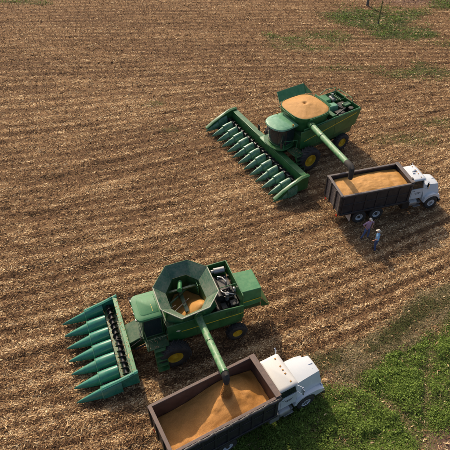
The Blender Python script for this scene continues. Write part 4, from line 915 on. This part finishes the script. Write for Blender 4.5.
SKIN = cloth('skin', (.40, .20, .13)); JEANS = cloth('blue_jeans', (.06, .10, .22)); JEANS_D = cloth('dark_jeans', (.04, .07, .17)); BOOT = cloth('brown_boot', (.05, .032, .02)); HAIR = cloth('grey_hair', (.18, .16, .14))
def person(label, loc, yaw, J, mats, hat, hat_mat):
    """J: named joints in metres, x forward, y left, z up. mats: shirt, trousers"""
    V = Vector; t = MB(); bones = []
    def ball(c, r, sq=(1, 1, 1), n=10):
        c = V(c); rings = []
        for i in range(1, n): a = math.pi*i/n; rings.append([(c.x+r*sq[0]*math.sin(a)*math.cos(b), c.y+r*sq[1]*math.sin(a)*math.sin(b), c.z+r*sq[2]*math.cos(a)) for b in [2*math.pi*k/12 for k in range(12)]])
        t.loft(rings)
    def limb(a, b, ra, rb, mi):
        a, b = V(a), V(b); t.tube([a, a.lerp(b, .33), a.lerp(b, .66), b], [ra, ra+(rb-ra)*.25, ra+(rb-ra)*.7, rb], 12); ball(a, ra); ball(b, rb); bones.append((a, b, (ra+rb)/2, mi))
    SH, TR, SK, BO = 0, 1, 2, 3
    pel, che, nek, hed = (V(J[k]) for k in ('pelvis', 'chest', 'neck', 'head'))
    rings = []
    up = (nek - pel)
    for u, w, d in ((-.14, .15, .12), (0, .175, .125), (.25, .165, .12), (.5, .18, .13), (.78, .205, .125), (.93, .15, .09), (1., .07, .065)):
        c = pel + up*u; rings.append([(c.x + d*math.cos(a), c.y + w*math.sin(a), c.z) for a in [2*math.pi*k/20 for k in range(20)]])
    t.loft(rings); bones.append((pel+up*.12, pel+up*.9, .15, SH)); bones.append((pel-V((0, 0, .06)), pel+up*.0, .15, TR))
    limb(nek-V((0, 0, .03)), hed-V((0, 0, .05)), .06, .058, SK)
    ball(hed, .1, (1.05, .82, 1.22), 14); ball(hed+V((.02, 0, -.07)), .07, (1, .85, .8)); bones.append((hed-V((0, 0, .04)), hed+V((0, 0, .05)), .1, SK))
    t.loft([[(hed.x+.095, hed.y-.016, hed.z-.045), (hed.x+.095, hed.y+.016, hed.z-.045), (hed.x+.09, hed.y, hed.z+.03)], [(hed.x+.13, hed.y-.008, hed.z-.035), (hed.x+.13, hed.y+.008, hed.z-.035), (hed.x+.1, hed.y, hed.z+.02)]])
    for s in (-1, 1): ball(hed+V((-.005, s*.084, -.01)), .03, (.7, .35, 1.1), 6)
    for s, n_ in ((1, 'l'), (-1, 'r')):
        sh = nek + V((0, s*.18, -.07)); el, wr = V(J['elbow_'+n_]), V(J['wrist_'+n_])
        limb(sh, el, .062, .046, SH); limb(el, wr, .043, .03, SH if J.get('sleeves') else SK)
        dirn = (wr-el).normalized(); side = dirn.cross(V((0, 0, 1))); side = side.normalized() if side.length > .1 else V((1, 0, 0)); side2 = V((1, 0, 0)) if abs(dirn.z) > .8 else side
        pc = wr + dirn*.085; limb(wr, pc, .03, .034, SK)
        for k, ln in enumerate((.062, .075, .07, .055)):
            off = side2*((k-1.5)*.021); a = pc + off*.9 + dirn*.01; b = a + dirn*ln*.55 + off*.15; c = b + dirn*ln*.45 + side2.cross(dirn)*(.025)
            limb(a, b, .0105, .0098, SK); limb(b, c, .0098, .0085, SK)
        th = wr + dirn*.03 - side2*.03; limb(th, th + dirn*.035 - side2*.025, .013, .011, SK); limb(th + dirn*.035 - side2*.025, th + dirn*.07 - side2*.03, .011, .009, SK)
        hp = pel + V((0, s*.095, -.05)); kn, an = V(J['knee_'+n_]), V(J['ankle_'+n_])
        limb(hp, kn, .095, .066, TR); limb(kn, an, .066, .05, TR)
        toe = V(J['toe_'+n_]); limb(an+V((-.02, 0, -.045)), toe, .05, .042, BO)
    me = bpy.data.meshes.new('person'); me.from_pydata(t.v, [], t.f)
    bm = bmesh.new(); bm.from_mesh(me); bmesh.ops.recalc_face_normals(bm, faces=bm.faces); bm.to_mesh(me); bm.free()
    tmp = bpy.data.objects.new('tmp', me); COL.objects.link(tmp)
    rm = tmp.modifiers.new('r', 'REMESH'); rm.mode = 'VOXEL'; rm.voxel_size = .009; sm = tmp.modifiers.new('s', 'SMOOTH'); sm.iterations = 3; sm.factor = .5
    dg = bpy.context.evaluated_depsgraph_get(); new = bpy.data.meshes.new_from_object(tmp.evaluated_get(dg)); bpy.data.objects.remove(tmp, do_unlink=True)
    # clothes and skin by the nearest bone
    nf = len(new.polygons); C = np.zeros(nf*3); new.polygons.foreach_get('center', C); C = C.reshape(-1, 3); best = np.full(nf, 9.); mi = np.zeros(nf, np.int32)
    for a, b, r_, m_ in bones:
        a, d = np.array(a), np.array(b) - np.array(a); k = np.clip(((C-a)@d)/(d@d+1e-9), 0, 1); q = np.linalg.norm(C-a-k[:, None]*d, axis=1) - r_
        w = q < best; best[w] = q[w]; mi[w] = m_
    for m_ in (mats[0], mats[1], SKIN, BOOT): new.materials.append(m_)
    new.polygons.foreach_set('material_index', mi); new.shade_smooth(); new.name = 'body'
    root = thing('person', label, 'person', loc, yaw, 'men standing by the truck')
    bo = bpy.data.objects.new('body', new); COL.objects.link(bo); bo.parent = root
    # cap or hat, hair, eyes
    h = MB(); rings = []
    for i in range(7):
        a = math.pi/2*i/6; rings.append([(hed.x + .112*math.cos(a)*math.cos(b) - .004, hed.y + .092*math.cos(a)*math.sin(b), hed.z + .045 + .095*math.sin(a)) for b in [2*math.pi*k/20 for k in range(20)]])
    h.loft(rings)
    if hat == 'cap': h.prism([(hed.x+.07, hed.y-.075, hed.z+.05), (hed.x+.15, hed.y-.06, hed.z+.035), (hed.x+.18, hed.y, hed.z+.032), (hed.x+.15, hed.y+.06, hed.z+.035), (hed.x+.07, hed.y+.075, hed.z+.05)], (0, 0, .012))
    else: h.lathe([(.10, .0), (.15, -.008), (.185, .012), (.185, .018), (.15, 0), (.1, .012)], (hed.x, hed.y, hed.z+.05), (0, 0, 1), 24)
    h.build('hat', hat_mat, root)
    hr = MB()
    hr.loft([[(hed.x - .012 + .108*sx*math.cos(b), hed.y + .09*sx*math.sin(b), hed.z + zz) for b in [math.pi/2+math.pi*k/10 for k in range(11)]] for sx, zz in ((.9, -.05), (1.02, -.01), (1.03, .05))]); hr.build('hair', HAIR, root)
    for s in (-1, 1):
        e = MB(); e.lathe([(0, -.012), (.009, -.008), (.012, 0), (.009, .008), (0, .012)], (hed.x+.088, hed.y+s*.034, hed.z+.012), (0, 0, 1), 10); e.build('eye', BLACK, root)
    return root
person('man in a lavender shirt and blue jeans standing with legs apart by the truck', (9.5, 24.68, 0), -72, dict(
    pelvis=(0, .0, .94), chest=(0, .02, 1.2), neck=(.01, .03, 1.54), head=(.05, .035, 1.71), elbow_l=(-.06, .42, 1.27), wrist_l=(.06, .30, 1.07), elbow_r=(-.06, -.33, 1.25), wrist_r=(.1, -.2, 1.06),
    knee_l=(.04, .14, .5), ankle_l=(.0, .17, .09), toe_l=(.17, .21, .045), knee_r=(.05, -.2, .52), ankle_r=(-.02, -.30, .09), toe_r=(.14, -.37, .045)), (cloth('lavender_shirt', (.40, .25, .34), (.30, .20, .32)), JEANS), 'cap', cloth('pale_cap', (.5, .44, .36)))
person('man in a light blue shirt, dark jeans and pale cap facing the other man', (9.9, 23.6, 0), 165, dict(
    pelvis=(0, 0, .93), chest=(0, 0, 1.2), neck=(.01, 0, 1.52), head=(.05, 0, 1.68), elbow_l=(-.02, .27, 1.23), wrist_l=(.16, .2, 1.02), elbow_r=(-.04, -.27, 1.22), wrist_r=(.05, -.25, .96),
    knee_l=(.03, .1, .5), ankle_l=(-.02, .12, .09), toe_l=(.15, .14, .045), knee_r=(.04, -.1, .5), ankle_r=(.0, -.11, .09), toe_r=(.17, -.13, .045)), (cloth('light_blue_shirt', (.22, .42, .62)), JEANS_D), 'cap', cloth('cream_hat', (.6, .54, .45)))

# ------------------------------------------------------------------ posts at the far edge
p = thing('wooden_post', 'thick grey wooden post standing in weeds at the far field edge', 'post', (17.5, 64.7, 0))
MB().tube([(0, 0, -.2), (.01, .0, 1.2), (0, .02, 2.9)], [.17, .15, .14], 12).build('shaft', WOOD, p)
MB().lathe([(.152, -.02), (.165, 0), (.152, .02)], (0.01, 0, 1.0), (0, 0, 1), 14).lathe([(.150, -.02), (.16, 0), (.150, .02)], (0.005, .01, 2.2), (0, 0, 1), 14).build('wire_band', STEEL, p)
p = thing('marker_pole', 'slender olive green pole rising from weeds at the far field edge', 'pole', (17.65, 59.2, 0))
MB().tube([(0, 0, -.2), (.0, .0, 2), (.03, 0, 4.2)], [.06, .055, .045], 10).build('shaft', OLIVE, p)
MB().cyl((0, 0, -.05), (0, 0, .35), .085, n=12).build('sleeve', WOOD, p)

# ------------------------------------------------------------------ chaff on the machines
def chaff(label, loc, yaw, areas):
    xs_, ys_, zs_ = [], [], []
    for x0, x1, y0, y1, z, n in areas:
        xs_.append(rng.uniform(x0, x1, n)); ys_.append(rng.uniform(y0, y1, n)); zs_.append(z + rng.uniform(.004, .02, n))
    lx, ly, z = (np.concatenate(q) for q in (xs_, ys_, zs_)); n = len(lx); a = rng.uniform(0, 6.28, n); L_ = rng.gamma(2, .018, n).clip(.012, .1)[:, None]; W_ = rng.uniform(.006, .02, n)[:, None]
    d = np.stack([np.cos(a), np.sin(a), rng.normal(0, .06, n)], -1)*L_; w = np.stack([-np.sin(a), np.cos(a), np.zeros(n)], -1)*W_; P = np.stack([lx, ly, z], -1)
    o = mesh_from('chaff', np.stack([P-d-w, P-d+w, P+d+w*.6, P+d-w*.6], 1).reshape(-1, 3), np.arange(n)[:, None]*4 + np.array([0, 3, 2, 1]), STRAW, 'stuff', {'tone': np.repeat(rng.beta(2.5, 1.6, n), 4)})
    local_thing(o, loc, yaw); tag(o, label, 'chaff')
chaff('bits of dry leaf caught on the machine with the open hopper', NC_LOC, NC_YAW, [(2.38, 2.98, -2.7, 2.3, .43, 220), (2.14, 2.34, -2.7, 2.3, 1.302, 60), (-4.0, -3.0, -1.3, 1.2, 2.35, 160), (.25, 1.3, 1.05, 1.7, 1.782, 40)])
chaff('bits of dry leaf caught on the machine with the heaped tank', FC_LOC, FC_YAW, [(-5.6, -3.2, -1.3, 1.3, 2.79, 160), (.3, 1.0, 1.15, 2.0, 1.69, 40)])
